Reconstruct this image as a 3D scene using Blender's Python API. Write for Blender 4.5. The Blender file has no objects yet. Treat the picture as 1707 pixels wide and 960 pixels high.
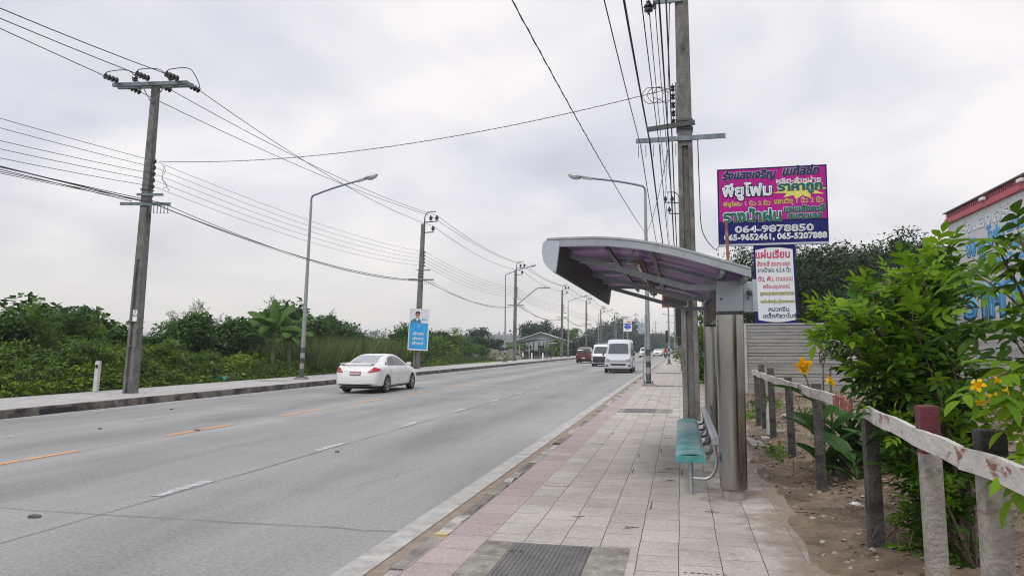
import bpy, bmesh, math, random
import numpy as np
from mathutils import Vector, Matrix
from mathutils.bvhtree import BVHTree
R = math.radians
random.seed(7); rng = np.random.default_rng(11)
SC = bpy.context.scene; COL = SC.collection

# ---------------------------------------------------------------- camera
cam = bpy.data.cameras.new('camera'); cam.sensor_width = 36; cam.lens = 36*1250/1707
cam.clip_start = .05; cam.clip_end = 5000
co = bpy.data.objects.new('camera', cam); COL.objects.link(co); SC.camera = co
co.location = (0, 0, 1.65)
co.rotation_euler = (R(90) + math.atan(100/1250), 0, R(12.59))
# ---------------------------------------------------------------- sky, sun, exposure
SUN_EL, SUN_AZ = R(50), R(200)       # sun behind the camera's left shoulder, veiled by cloud
W = bpy.data.worlds.new('World'); SC.world = W; W.use_nodes = True
nt = W.node_tree; nt.nodes.clear()
def N(t, **k):
    n = nt.nodes.new(t)
    for a, b in k.items(): setattr(n, a, b)
    return n
def Lk(a, b): nt.links.new(a, b)
out = N('ShaderNodeOutputWorld'); bgS = N('ShaderNodeBackground'); bgC = N('ShaderNodeBackground'); mx = N('ShaderNodeMixShader')
sky = N('ShaderNodeTexSky', sky_type='NISHITA', sun_disc=False); sky.sun_elevation = SUN_EL; sky.sun_rotation = SUN_AZ; sky.dust_density = 3
Lk(sky.outputs[0], bgS.inputs[0]); bgS.inputs[1].default_value = .1
tc = N('ShaderNodeTexCoord'); sep = N('ShaderNodeSeparateXYZ'); Lk(tc.outputs['Generated'], sep.inputs[0])
# project the direction on a cloud deck so that the clouds flatten towards the horizon
zz = N('ShaderNodeMath', operation='ADD'); Lk(sep.outputs[2], zz.inputs[0]); zz.inputs[1].default_value = .22
zz.inputs[1].default_value = .34
zm = N('ShaderNodeMath', operation='MAXIMUM'); Lk(zz.outputs[0], zm.inputs[0]); zm.inputs[1].default_value = .05
dv = N('ShaderNodeVectorMath', operation='DIVIDE'); Lk(tc.outputs['Generated'], dv.inputs[0])
cb = N('ShaderNodeCombineXYZ')
for i in range(3): Lk(zm.outputs[0], cb.inputs[i])
Lk(cb.outputs[0], dv.inputs[1])
n1 = N('ShaderNodeTexNoise'); n1.inputs['Scale'].default_value = 1.9; n1.inputs['Detail'].default_value = 5; n1.inputs['Roughness'].default_value = .46; n1.inputs['Distortion'].default_value = .3
n2 = N('ShaderNodeTexNoise'); n2.inputs['Scale'].default_value = .7; n2.inputs['Detail'].default_value = 4
Lk(dv.outputs[0], n1.inputs[0]); Lk(dv.outputs[0], n2.inputs[0])
av = N('ShaderNodeMath', operation='MULTIPLY_ADD'); Lk(n1.outputs[0], av.inputs[0]); av.inputs[1].default_value = .6
sc2 = N('ShaderNodeMath', operation='MULTIPLY'); Lk(n2.outputs[0], sc2.inputs[0]); sc2.inputs[1].default_value = .4; Lk(sc2.outputs[0], av.inputs[2])
cr = N('ShaderNodeValToRGB'); Lk(av.outputs[0], cr.inputs[0])
e = cr.color_ramp.elements; e[0].position = .385; e[0].color = (.47, .495, .57, 1); e[1].position = .61; e[1].color = (.83, .80, .80, 1)
m_ = e.new(.5); m_.color = (.64, .64, .69, 1)
# warm pale band low over the horizon
hz = N('ShaderNodeMapRange'); Lk(sep.outputs[2], hz.inputs[0]); hz.inputs[1].default_value = 0; hz.inputs[2].default_value = .2; hz.inputs[3].default_value = .75; hz.inputs[4].default_value = 0
mc = N('ShaderNodeMixRGB'); Lk(hz.outputs[0], mc.inputs[0]); Lk(cr.outputs[0], mc.inputs[1]); mc.inputs[2].default_value = (.79, .735, .65, 1)
Lk(mc.outputs[0], bgC.inputs[0])
zb = N('ShaderNodeMapRange'); Lk(sep.outputs[2], zb.inputs[0]); zb.inputs[1].default_value = .45; zb.inputs[2].default_value = .95; zb.inputs[3].default_value = 1.27; zb.inputs[4].default_value = 2.6
Lk(zb.outputs[0], bgC.inputs[1])
mx.inputs[0].default_value = .93; Lk(bgS.outputs[0], mx.inputs[1]); Lk(bgC.outputs[0], mx.inputs[2]); Lk(mx.outputs[0], out.inputs[0])
sl = bpy.data.lights.new('sun', 'SUN'); sl.energy = 1.4; sl.angle = R(11); sl.color = (1, .96, .9)
so = bpy.data.objects.new('sun', sl); COL.objects.link(so)
so.rotation_euler = (R(90)-SUN_EL, 0, R(180)-SUN_AZ)
vs = SC.view_settings; vs.view_transform = 'Standard'; vs.look = 'None'; vs.exposure = 0.0; vs.gamma = 1; vs.use_curve_mapping = False
SC.render.engine = 'CYCLES'; SC.cycles.max_bounces = 6; SC.cycles.transparent_max_bounces = 12; SC.cycles.volume_bounces = 0
SC.cycles.use_denoising = True; SC.cycles.volume_step_rate = 4; SC.cycles.pixel_filter_type = 'BLACKMAN_HARRIS'; SC.cycles.filter_width = 1.1

# ---------------------------------------------------------------- helpers
def mat(name, c1, c2=None, scale=4, rough=.8, bump=0, bscale=None, metal=0, spec=.5, stain=None, sscale=.6, spos=(.5,.7), coords='Object', stretch=(1,1,1), detail=6, r2=None):
    """two colours mixed by noise, optionally stains of a third colour with a shape of their own, and a noise bump"""
    m = bpy.data.materials.new(name); m.use_nodes = True; t = m.node_tree; b = t.nodes['Principled BSDF']
    b.inputs['Roughness'].default_value = rough; b.inputs['Metallic'].default_value = metal; b.inputs['Specular IOR Level'].default_value = spec
    if c2 is None and not bump and not stain:
        b.inputs['Base Color'].default_value = (*c1, 1); return m
    def n(ty): return t.nodes.new(ty)
    tc = n('ShaderNodeTexCoord'); mp = n('ShaderNodeMapping'); t.links.new(tc.outputs[coords], mp.inputs[0]); mp.inputs['Scale'].default_value = stretch
    ns = n('ShaderNodeTexNoise'); ns.inputs['Scale'].default_value = scale; ns.inputs['Detail'].default_value = detail; ns.inputs['Roughness'].default_value = .65
    t.links.new(mp.outputs[0], ns.inputs[0])
    r = n('ShaderNodeValToRGB'); t.links.new(ns.outputs[0], r.inputs[0])
    r.color_ramp.elements[0].position = .33; r.color_ramp.elements[1].position = .67
    r.color_ramp.elements[0].color = (*c1, 1); r.color_ramp.elements[1].color = (*(c2 or c1), 1)
    col = r.outputs[0]
    if stain:
        s = n('ShaderNodeTexNoise'); s.inputs['Scale'].default_value = sscale; s.inputs['Detail'].default_value = 8; s.inputs['Roughness'].default_value = .7
        t.links.new(mp.outputs[0], s.inputs[0])
        rr = n('ShaderNodeMapRange'); rr.inputs[1].default_value = spos[0]; rr.inputs[2].default_value = spos[1]; t.links.new(s.outputs[0], rr.inputs[0])
        mm = n('ShaderNodeMixRGB'); t.links.new(rr.outputs[0], mm.inputs[0]); t.links.new(col, mm.inputs[1]); mm.inputs[2].default_value = (*stain, 1); col = mm.outputs[0]
    t.links.new(col, b.inputs['Base Color'])
    if r2 is not None:
        q = n('ShaderNodeMapRange'); q.inputs[3].default_value = rough; q.inputs[4].default_value = r2; t.links.new(ns.outputs[0], q.inputs[0]); t.links.new(q.outputs[0], b.inputs['Roughness'])
    if bump:
        bn = n('ShaderNodeTexNoise'); bn.inputs['Scale'].default_value = bscale or scale*3; bn.inputs['Detail'].default_value = 5; t.links.new(mp.outputs[0], bn.inputs[0])
        bp = n('ShaderNodeBump'); bp.inputs['Strength'].default_value = bump; bp.inputs['Distance'].default_value = .02
        t.links.new(bn.outputs[0], bp.inputs['Height']); t.links.new(bp.outputs[0], b.inputs['Normal'])
    return m
def leafmat(name, cols, rough=.45, trans=.25, patch=None):
    """leaf colour differs from leaf to leaf"""
    m = bpy.data.materials.new(name); m.use_nodes = True; t = m.node_tree; b = t.nodes['Principled BSDF']; o = t.nodes['Material Output']
    g = t.nodes.new('ShaderNodeNewGeometry'); r = t.nodes.new('ShaderNodeValToRGB'); t.links.new(g.outputs['Random Per Island'], r.inputs[0])
    if patch:                                            # some clumps are a lighter or darker kind of growth
        tc = t.nodes.new('ShaderNodeTexCoord'); ns = t.nodes.new('ShaderNodeTexNoise'); ns.inputs['Scale'].default_value = patch; ns.inputs['Detail'].default_value = 2; t.links.new(tc.outputs['Object'], ns.inputs[0])
        mr = t.nodes.new('ShaderNodeMapRange'); mr.inputs[1].default_value = .34; mr.inputs[2].default_value = .66; t.links.new(ns.outputs[0], mr.inputs[0])
        md = t.nodes.new('ShaderNodeMath'); md.operation = 'MULTIPLY'; md.inputs[1].default_value = .55; t.links.new(mr.outputs[0], md.inputs[0])
        ma = t.nodes.new('ShaderNodeMath'); ma.operation = 'MULTIPLY_ADD'; ma.inputs[1].default_value = .45; t.links.new(g.outputs['Random Per Island'], ma.inputs[0]); t.links.new(md.outputs[0], ma.inputs[2]); t.links.new(ma.outputs[0], r.inputs[0])
    el = r.color_ramp.elements
    for i, c in enumerate(cols):
        p = i/(len(cols)-1)
        x = el[0] if i == 0 else (el[1] if i == len(cols)-1 else el.new(p)); x.position = p; x.color = (*c, 1)
    t.links.new(r.outputs[0], b.inputs['Base Color']); b.inputs['Roughness'].default_value = rough; b.inputs['Specular IOR Level'].default_value = .16
    tr = t.nodes.new('ShaderNodeBsdfTranslucent'); t.links.new(r.outputs[0], tr.inputs[0])
    mx = t.nodes.new('ShaderNodeMixShader'); mx.inputs[0].default_value = trans
    t.links.new(b.outputs[0], mx.inputs[1]); t.links.new(tr.outputs[0], mx.inputs[2]); t.links.new(mx.outputs[0], o.inputs[0])
    return m
def tag(o, label=None, cat=None, group=None, kind=None):
    if label: o['label'] = label
    if cat: o['category'] = cat
    if group: o['group'] = group
    if kind: o['kind'] = kind
    return o
def T(name, label, cat, loc=(0,0,0), rz=0, group=None):
    o = bpy.data.objects.new(name, None); COL.objects.link(o); o.empty_display_size = .2
    o.location = loc; o.rotation_euler = (0, 0, rz); return tag(o, label, cat, group)
def copy_tree(o, parent=None):
    c = o.copy(); COL.objects.link(c); c.parent = parent
    for ch in list(o.children): copy_tree(ch, c)
    return c
class MB:
    def __init__(s): s.v = []; s.f = []; s.m = []; s.mi = 0
    def add(s, vs, fs):
        o = len(s.v); s.v += [tuple(v) for v in vs]; s.f += [tuple(i+o for i in f) for f in fs]; s.m += [s.mi]*len(fs); return s
    def box(s, x0, x1, y0, y1, z0, z1, M=None, bev=0):
        if bev:
            b = min(bev, (x1-x0)/3, (y1-y0)/3, (z1-z0)/3); P = []
            bm = bmesh.new(); bmesh.ops.create_cube(bm, size=1)
            for v in bm.verts: v.co = Vector(((x0+x1)/2+v.co.x*(x1-x0), (y0+y1)/2+v.co.y*(y1-y0), (z0+z1)/2+v.co.z*(z1-z0)))
            bmesh.ops.bevel(bm, geom=list(bm.edges), offset=b, segments=2, profile=.7, affect='EDGES')
            bm.verts.index_update(); vs = [v.co.copy() for v in bm.verts]; fs = [[v.index for v in f.verts] for f in bm.faces]; bm.free()
        else:
            vs = [Vector(p) for p in ((x0,y0,z0),(x1,y0,z0),(x1,y1,z0),(x0,y1,z0),(x0,y0,z1),(x1,y0,z1),(x1,y1,z1),(x0,y1,z1))]
            fs = [(0,3,2,1),(4,5,6,7),(0,1,5,4),(1,2,6,5),(2,3,7,6),(3,0,4,7)]
        if M: vs = [M @ v for v in vs]
        return s.add(vs, fs)
    def bar(s, a, b, w, h, up=(0,0,1), bev=0):
        a = Vector(a); b = Vector(b); d = b-a; L = d.length; d.normalize(); u = Vector(up)
        if abs(d.dot(u)) > .99: u = Vector((0,1,0))
        x = d.cross(u).normalized(); z = x.cross(d)
        M = Matrix((( d.x, x.x, z.x, a.x),( d.y, x.y, z.y, a.y),( d.z, x.z, z.z, a.z),(0,0,0,1)))
        return s.box(0, L, -w/2, w/2, -h/2, h/2, M, bev)
    def tube(s, pts, r, n=8, cap=True):
        pts = [Vector(p) for p in pts]; rs = r if hasattr(r, '__len__') else [r]*len(pts); vs = []; fs = []; pu = None
        for i, p in enumerate(pts):
            d = (pts[min(i+1, len(pts)-1)]-pts[max(i-1, 0)]).normalized()
            if pu is None:
                u = Vector((0,0,1)) if abs(d.z) < .9 else Vector((1,0,0)); u = (u-d*u.dot(d)).normalized()
            else:
                u = pu-d*pu.dot(d); u = u.normalized() if u.length > 1e-6 else d.orthogonal().normalized()
            pu = u; w = d.cross(u)
            vs += [p+(u*math.cos(2*math.pi*k/n)+w*math.sin(2*math.pi*k/n))*rs[i] for k in range(n)]
        for i in range(len(pts)-1):
            for k in range(n): a = i*n+k; b = i*n+(k+1)%n; fs.append((a, b, b+n, a+n))
        if cap: fs.append(tuple(range(n-1, -1, -1))); fs.append(tuple(range((len(pts)-1)*n, len(pts)*n)))
        return s.add(vs, fs)
    def cyl(s, c, r, h, n=16, axis='z', r2=None):
        a = Vector(c); d = {'z': Vector((0,0,1)), 'x': Vector((1,0,0)), 'y': Vector((0,1,0))}[axis]
        return s.tube([a, a+d*h], [r, r if r2 is None else r2], n)
    def lathe(s, prof, n=16, M=None, close=True):
        vs = []; fs = []
        for (r, z) in prof:
            for k in range(n):
                v = Vector((r*math.cos(2*math.pi*k/n), r*math.sin(2*math.pi*k/n), z)); vs.append(M @ v if M else v)
        for i in range(len(prof)-1):
            for k in range(n): a = i*n+k; b = i*n+(k+1)%n; fs.append((a, b, b+n, a+n))
        if close: fs.append(tuple(range(n-1, -1, -1))); fs.append(tuple(range((len(prof)-1)*n, len(prof)*n)))
        return s.add(vs, fs)
    def prism(s, poly, y0, y1, axis='y', M=None):
        """polygon of (a, b) extruded along the axis"""
        n = len(poly); f = {'y': lambda p, q: Vector((p[0], q, p[1])), 'z': lambda p, q: Vector((p[0], p[1], q)), 'x': lambda p, q: Vector((q, p[0], p[1]))}[axis]
        vs = [f(p, y0) for p in poly]+[f(p, y1) for p in poly]
        if M: vs = [M @ v for v in vs]
        fs = [tuple(range(n)), tuple(range(2*n-1, n-1, -1))]+[(i, i+n, (i+1)%n+n, (i+1)%n) for i in range(n)]
        return s.add(vs, fs)
    def grid(s, fn, nu, nv):
        vs = [fn(i/nu, j/nv) for j in range(nv+1) for i in range(nu+1)]
        fs = [(j*(nu+1)+i, j*(nu+1)+i+1, (j+1)*(nu+1)+i+1, (j+1)*(nu+1)+i) for j in range(nv) for i in range(nu)]
        return s.add(vs, fs)
    def build(s, name, mats, parent=None, smooth=False, fix=True):
        me = bpy.data.meshes.new(name); me.from_pydata(s.v, [], s.f)
        for m in (mats if isinstance(mats, (list, tuple)) else [mats]): me.materials.append(m)
        if len(set(s.m)) > 1: me.polygons.foreach_set('material_index', s.m)
        if fix and len(s.f) < 60000:
            bm = bmesh.new(); bm.from_mesh(me); bmesh.ops.recalc_face_normals(bm, faces=bm.faces); bm.to_mesh(me); bm.free()
        if smooth:
            me.polygons.foreach_set('use_smooth', [True]*len(me.polygons))
            me.update()
            if smooth != 'all': me.set_sharp_from_angle(angle=R(smooth if not isinstance(smooth, bool) else 40))
        o = bpy.data.objects.new(name, me); COL.objects.link(o); o.parent = parent; return o
def npmesh(name, V, F, m, parent=None, smooth=False):
    """V (n,3), F (k,4) or (k,3) arrays"""
    me = bpy.data.meshes.new(name); k = F.shape[1]
    me.vertices.add(len(V)); me.vertices.foreach_set('co', V.astype(np.float32).ravel())
    me.loops.add(F.size); me.loops.foreach_set('vertex_index', F.astype(np.int32).ravel())
    me.polygons.add(len(F)); me.polygons.foreach_set('loop_start', (np.arange(len(F))*k).astype(np.int32))
    if smooth: me.polygons.foreach_set('use_smooth', np.ones(len(F), bool))
    me.materials.append(m); me.update(calc_edges=True)
    o = bpy.data.objects.new(name, me); COL.objects.link(o); o.parent = parent; return o
def unit(a): return a/np.maximum(np.linalg.norm(a, axis=-1, keepdims=True), 1e-9)
def frames(dirs, nors):
    y = unit(dirs); x = unit(np.cross(y, nors)); z = np.cross(x, y); return x, y, z
def stamp(shape, faces, P, X, Y, Z, S):
    """copy a little shape (k,3) to every position with its frame and size"""
    n, k = len(P), len(shape)
    V = P[:, None]+S[:, None, None]*(shape[None, :, 0, None]*X[:, None]+shape[None, :, 1, None]*Y[:, None]+shape[None, :, 2, None]*Z[:, None])
    F = faces[None]+(np.arange(n)*k)[:, None, None]
    return V.reshape(-1, 3), F.reshape(-1, faces.shape[1])
LEAF = (np.array([[0,0,0],[.28,.38,.07],[0,1,-.12],[-.28,.38,.07],[0,.45,-.02]]), np.array([[0,1,4],[1,2,4],[0,4,3],[4,2,3]]))
def leaf_shape(w=.16, droop=.25, n=4):
    """lanceolate folded leaf of length 1"""
    v = []; 
    for i in range(n+1):
        t = i/n; ww = w*math.sin(math.pi*min(1, t*.92+.04))**.8*(1-.25*t); z = -droop*t*t
        v += [(-ww, t, z+ww*.35), (0, t, z), (ww, t, z+ww*.35)]
    f = []
    for i in range(n):
        a = i*3; f += [(a, a+1, a+4, a+3), (a+1, a+2, a+5, a+4)]
    return np.array(v), np.array(f)
def merge(shapes):
    V = []; F = []; o = 0
    for v, f in shapes: V.append(v); F.append(f+o); o += len(v)
    return np.concatenate(V), np.concatenate(F)
def compound(pairs=3, w=.16, ln=.42):
    """pinnate leaf: leaflets along a rachis, length about 1"""
    L = []
    base, f = leaf_shape(w, .3, 4)
    def put(ang, t, s):
        c, si = math.cos(ang), math.sin(ang); v = base*s
        q = np.stack([v[:,0]*c+v[:,1]*si, -v[:,0]*si+v[:,1]*c+t, v[:,2]-.22*t*t], 1); return (q, f)
    for i in range(pairs):
        t = .18+i*.62/pairs
        for sg in (1, -1): L.append(put(sg*R(58-8*i), t, ln*(1-.06*i)))
    L.append(put(0, .72, ln*1.05))
    r = np.array([(-.008,0,0),(.008,0,0),(.008,.75,-.12),(-.008,.75,-.12)]); L.append((r, np.array([[0,1,2,3]])))
    return merge(L)
def cloud(blobs, n, clumps, sig, size, flat=.5, up=.5, r=rng, shell=.75):
    """leaf positions gathered in clumps spread over the blobs' shells; returns positions, leaf directions, leaf normals, sizes"""
    B = np.array(blobs, float); w = (B[:,3]*B[:,4]+B[:,4]*B[:,5]+B[:,3]*B[:,5]); w /= w.sum()
    k = r.choice(len(B), clumps, p=w); d = unit(r.normal(size=(clumps, 3))); d[:,2] = np.where(d[:,2] < -.35, -d[:,2], d[:,2])
    rad = shell+(1.08-shell)*r.random(clumps)**.7
    C = B[k,:3]+d*B[k,3:]*rad[:,None]
    cs = sig*(.5+r.random(clumps)); j = r.integers(0, clumps, n)
    off = np.clip(r.normal(size=(n, 3)), -1.6, 1.6)*cs[j][:,None]; off[:,2] *= flat
    P = C[j]+off
    out = unit(d[j]*.7+off/np.maximum(cs[j][:,None], 1e-6)*.35)
    nor = unit(out*.6+np.array([0,0,up])+r.normal(size=(n,3))*.45)
    dr = unit(np.cross(nor, r.normal(size=(n,3)))+out*.5+np.array([0,0,-.25]))
    return P, dr, nor, size*(.6+.8*r.random(n))
def crown(name, blobs, n, clumps, sig, size, m, parent=None, shape=None, r=rng, zmin=None, **k):
    P, d, no, s = cloud(blobs, n, clumps, sig, size, r=r, **k)
    if zmin is not None:
        ok = P[:,2] > zmin; P, d, no, s = P[ok], d[ok], no[ok], s[ok]
    X, Y, Z = frames(d, no); sh = shape or LEAF
    V, F = stamp(sh[0], sh[1], P, X, Y, Z, s); return npmesh(name, V, F, m, parent)
def smoothpts(pts, n=8):
    """Catmull-Rom through the points"""
    P = [Vector(p) for p in pts]; P = [P[0]*2-P[1]]+P+[P[-1]*2-P[-2]]; o = []
    for i in range(1, len(P)-2):
        for k in range(n):
            t = k/n; a, b, c, d = P[i-1:i+3]
            o.append(.5*((2*b)+(c-a)*t+(2*a-5*b+4*c-d)*t*t+(3*b-a-3*c+d)*t**3))
    return o+[P[-2]]
_font_cache = {}
def text(body, x0, x1, zc, h, m, parent, name='lettering', depth=.006, bold=.035, outline=None, om=None, slant=0, y=0, M=None):
    """flat lettering in the XZ plane facing -Y, fitted to the box x0..x1 by height h, its strokes given real width"""
    res = []
    for b, mm, yy in ([(outline, om, y)] if outline else [])+[(bold, m, y-(.004 if outline else 0))]:
        c = bpy.data.curves.new(name, 'FONT'); c.body = body; c.size = 1; c.align_x = 'LEFT'; c.resolution_u = 2; c.fill_mode = 'NONE'
        c.bevel_depth = b; c.bevel_resolution = 0; c.shear = slant
        o = bpy.data.objects.new(name, c); COL.objects.link(o)
        dg = bpy.context.evaluated_depsgraph_get(); me = bpy.data.meshes.new_from_object(o.evaluated_get(dg)); bpy.data.objects.remove(o)
        n = len(me.vertices); a = np.empty(n*3, np.float32); me.vertices.foreach_get('co', a); a = a.reshape(-1, 3)
        if b == outline or not outline: lo, hi = a.min(0), a.max(0); sx = (x1-x0)/(hi[0]-lo[0]); sz = h/(hi[1]-lo[1])
        V = np.stack([(a[:,0]-lo[0])*sx+x0, yy-np.clip(a[:,2]/b, -1, 1)*.0015, (a[:,1]-(lo[1]+hi[1])/2)*sz+zc], 1)
        if M is not None: V = (np.array(M)[:3,:3] @ V.T).T+np.array(M)[:3,3]
        me.vertices.foreach_set('co', V.astype(np.float32).ravel()); me.materials.clear(); me.materials.append(mm); me.update()
        q = bpy.data.objects.new(name, me); COL.objects.link(q); q.parent = parent; res.append(q)
    return res

# ---------------------------------------------------------------- materials
M = {}
M['asphalt_grey'] = None
M['steel_galv'] = mat('galvanised steel', (.30,.32,.34), (.42,.44,.46), 9, .45, metal=.6)
M['steel_brushed'] = mat('brushed stainless steel', (.32,.312,.30), (.40,.39,.375), 1.0, .12, metal=1, stretch=(1,1,.5), stain=(.20,.17,.14), sscale=1.2, spos=(.5,.8), r2=.30)
M['frame_grey'] = mat('grey painted steel', (.27,.30,.33), (.36,.39,.42), 7, .45, metal=.2, stain=(.17,.16,.15), sscale=3, spos=(.58,.8))
M['frame_dark'] = mat('dark painted steel', (.045,.05,.055), (.08,.085,.09), 6, .5)
M['box_grey'] = mat('pale grey metal box', (.36,.41,.46), (.42,.47,.52), 3, .45, stain=(.28,.27,.26), sscale=3, spos=(.6,.85))
M['pole_conc'] = mat('weathered pole concrete', (.11,.107,.102), (.215,.208,.196), 9, .92, bump=.9, bscale=45, stain=(.055,.052,.05), sscale=3, spos=(.48,.7), stretch=(1,1,.5), detail=10)
M['pole_far'] = mat('pole concrete', (.10,.097,.092), (.17,.165,.155), 4, .9)
M['cable'] = mat('black cable', (.02,.02,.024), rough=.6)
M['cable_grey'] = mat('grey cable', (.09,.09,.11), rough=.6)
M['insul'] = mat('brown porcelain', (.02,.016,.016), rough=.25)
M['iron_teal'] = mat('zinc crossarm', (.12,.16,.18), (.22,.26,.28), 8, .5, metal=.5)
M['black'] = mat('black', (.012,.012,.013), rough=.6)
M['rubber'] = mat('rubber', (.02,.02,.02), rough=.85)
M['white'] = mat('white', (.78,.78,.78), rough=.5)
M['conc_block'] = mat('rough concrete', (.2,.19,.17), (.34,.32,.29), 9, .9, bump=.6, bscale=30)
# ---------------------------------------------------------------- the setting
YN, YF = -14, 900
def road_mat():
    m = bpy.data.materials.new('grey road concrete'); m.use_nodes = True; t = m.node_tree; b = t.nodes['Principled BSDF']; L = t.links.new
    n = lambda ty, **k: (lambda x: [setattr(x, a, v) for a, v in k.items()] and x or x)(t.nodes.new(ty))
    g = n('ShaderNodeTexCoord'); mp = n('ShaderNodeMapping'); L(g.outputs['Object'], mp.inputs[0]); mp.inputs['Scale'].default_value = (1, .12, 1)
    a = n('ShaderNodeTexNoise'); a.inputs['Scale'].default_value = .9; a.inputs['Detail'].default_value = 7; a.inputs['Roughness'].default_value = .6; L(mp.outputs[0], a.inputs[0])
    f = n('ShaderNodeTexNoise'); f.inputs['Scale'].default_value = 22; f.inputs['Detail'].default_value = 6; f.inputs['Roughness'].default_value = .9; L(g.outputs['Object'], f.inputs[0])
    p = n('ShaderNodeTexNoise'); p.inputs['Scale'].default_value = .35; p.inputs['Detail'].default_value = 6; L(g.outputs['Object'], p.inputs[0])
    # polished wheel bands along the lanes
    sp = n('ShaderNodeSeparateXYZ'); L(g.outputs['Object'], sp.inputs[0])
    w = n('ShaderNodeMath', operation='MULTIPLY_ADD'); L(sp.outputs[0], w.inputs[0]); w.inputs[1].default_value = 2*math.pi/3.15; w.inputs[2].default_value = 1.1
    ww = n('ShaderNodeMath', operation='SINE'); L(w.outputs[0], ww.inputs[0])
    def mul(x, k): q = n('ShaderNodeMath', operation='MULTIPLY'); L(x, q.inputs[0]); q.inputs[1].default_value = k; return q.outputs[0]
    def add(x, y): q = n('ShaderNodeMath', operation='ADD'); L(x, q.inputs[0]); L(y, q.inputs[1]); return q.outputs[0]
    s = add(add(mul(a.outputs[0], .95), mul(p.outputs[0], .5)), mul(f.outputs[0], 2.1)); s = add(s, mul(ww.outputs[0], .11))
    r = n('ShaderNodeMapRange'); r.inputs[1].default_value = 1.15; r.inputs[2].default_value = 2.35; L(s, r.inputs[0])
    c = n('ShaderNodeValToRGB'); L(r.outputs[0], c.inputs[0]); c.color_ramp.elements[0].color = (.09,.092,.091,1); c.color_ramp.elements[1].color = (.37,.37,.355,1)
    L(c.outputs[0], b.inputs['Base Color']); b.inputs['Roughness'].default_value = .75; b.inputs['Specular IOR Level'].default_value = .3
    bp = n('ShaderNodeBump'); bp.inputs['Strength'].default_value = .35; bp.inputs['Distance'].default_value = .006; L(f.outputs[0], bp.inputs['Height']); L(bp.outputs[0], b.inputs['Normal'])
    return m
def tile_mat(name, c1, c2, mortar, sx=.4, sy=.3, off=(0,0)):
    m = bpy.data.materials.new(name); m.use_nodes = True; t = m.node_tree; b = t.nodes['Principled BSDF']; L = t.links.new
    g = t.nodes.new('ShaderNodeTexCoord'); mp = t.nodes.new('ShaderNodeMapping'); L(g.outputs['Object'], mp.inputs[0])
    wob = t.nodes.new('ShaderNodeTexNoise'); wob.inputs['Scale'].default_value = 1.1; L(g.outputs['Object'], wob.inputs[0])
    wm = t.nodes.new('ShaderNodeVectorMath'); wm.operation = 'MULTIPLY_ADD'; L(wob.outputs['Color'], wm.inputs[0]); wm.inputs[1].default_value = (.03,.03,0); L(mp.outputs[0], wm.inputs[2])
    mp.inputs['Rotation'].default_value = (0, 0, R(-90)); mp.inputs['Location'].default_value = (off[0], off[1], 0)
    br = t.nodes.new('ShaderNodeTexBrick'); L(wm.outputs[0], br.inputs[0]); br.offset = .5; br.inputs['Scale'].default_value = 1
    br.inputs['Brick Width'].default_value = sx; br.inputs['Row Height'].default_value = sy; br.inputs['Mortar Size'].default_value = .0035; br.inputs['Mortar Smooth'].default_value = .3
    br.inputs['Color1'].default_value = (*c1,1); br.inputs['Color2'].default_value = (*c2,1); br.inputs['Mortar'].default_value = (*mortar,1); br.inputs['Bias'].default_value = -.1
    ns = t.nodes.new('ShaderNodeTexNoise'); ns.inputs['Scale'].default_value = 1.3; ns.inputs['Detail'].default_value = 8; ns.inputs['Roughness'].default_value = .7; L(g.outputs['Object'], ns.inputs[0])
    fn = t.nodes.new('ShaderNodeTexNoise'); fn.inputs['Scale'].default_value = 45; fn.inputs['Detail'].default_value = 5; fn.inputs['Roughness'].default_value = .75; L(g.outputs['Object'], fn.inputs[0])
    r = t.nodes.new('ShaderNodeMapRange'); r.inputs[1].default_value = .46; r.inputs[2].default_value = .70; r.inputs[4].default_value = .62; L(ns.outputs[0], r.inputs[0])
    mx = t.nodes.new('ShaderNodeMixRGB'); L(r.outputs[0], mx.inputs[0]); L(br.outputs[0], mx.inputs[1]); mx.inputs[2].default_value = (.25,.225,.20,1)
    r2 = t.nodes.new('ShaderNodeMapRange'); r2.inputs[1].default_value = .3; r2.inputs[2].default_value = .7; r2.inputs[3].default_value = .66; r2.inputs[4].default_value = 1.2; L(fn.outputs[0], r2.inputs[0])
    mm = t.nodes.new('ShaderNodeVectorMath'); mm.operation = 'SCALE'; L(mx.outputs[0], mm.inputs[0]); L(r2.outputs[0], mm.inputs['Scale'])
    L(mm.outputs[0], b.inputs['Base Color']); b.inputs['Roughness'].default_value = .75
    bp = t.nodes.new('ShaderNodeBump'); bp.invert = True; bp.inputs['Strength'].default_value = .8; bp.inputs['Distance'].default_value = .006; L(br.outputs['Fac'], bp.inputs['Height'])
    b2 = t.nodes.new('ShaderNodeBump'); b2.inputs['Strength'].default_value = .3; b2.inputs['Distance'].default_value = .004; L(fn.outputs[0], b2.inputs['Height']); L(bp.outputs[0], b2.inputs['Normal']); L(b2.outputs[0], b.inputs['Normal'])
    return m
M['road'] = road_mat()
M['tile'] = tile_mat('grey paving tiles', (.385,.352,.308), (.47,.438,.39), (.075,.055,.045), off=(0,-.05))
M['tile_pink'] = tile_mat('pink paving tiles', (.335,.265,.258), (.40,.335,.325), (.09,.065,.06), .42, .35, off=(0,-.15))
M['walk_far'] = mat('pale pavement concrete', (.30,.29,.275), (.42,.41,.39), 3, .85, stain=(.24,.22,.2), sscale=.5, spos=(.5,.8))
M['kerb_far'] = mat('stained kerb concrete', (.12,.105,.09), (.25,.22,.19), 3, .9, bump=.6, bscale=20, stain=(.035,.03,.027), sscale=1.3, spos=(.42,.6))
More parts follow.
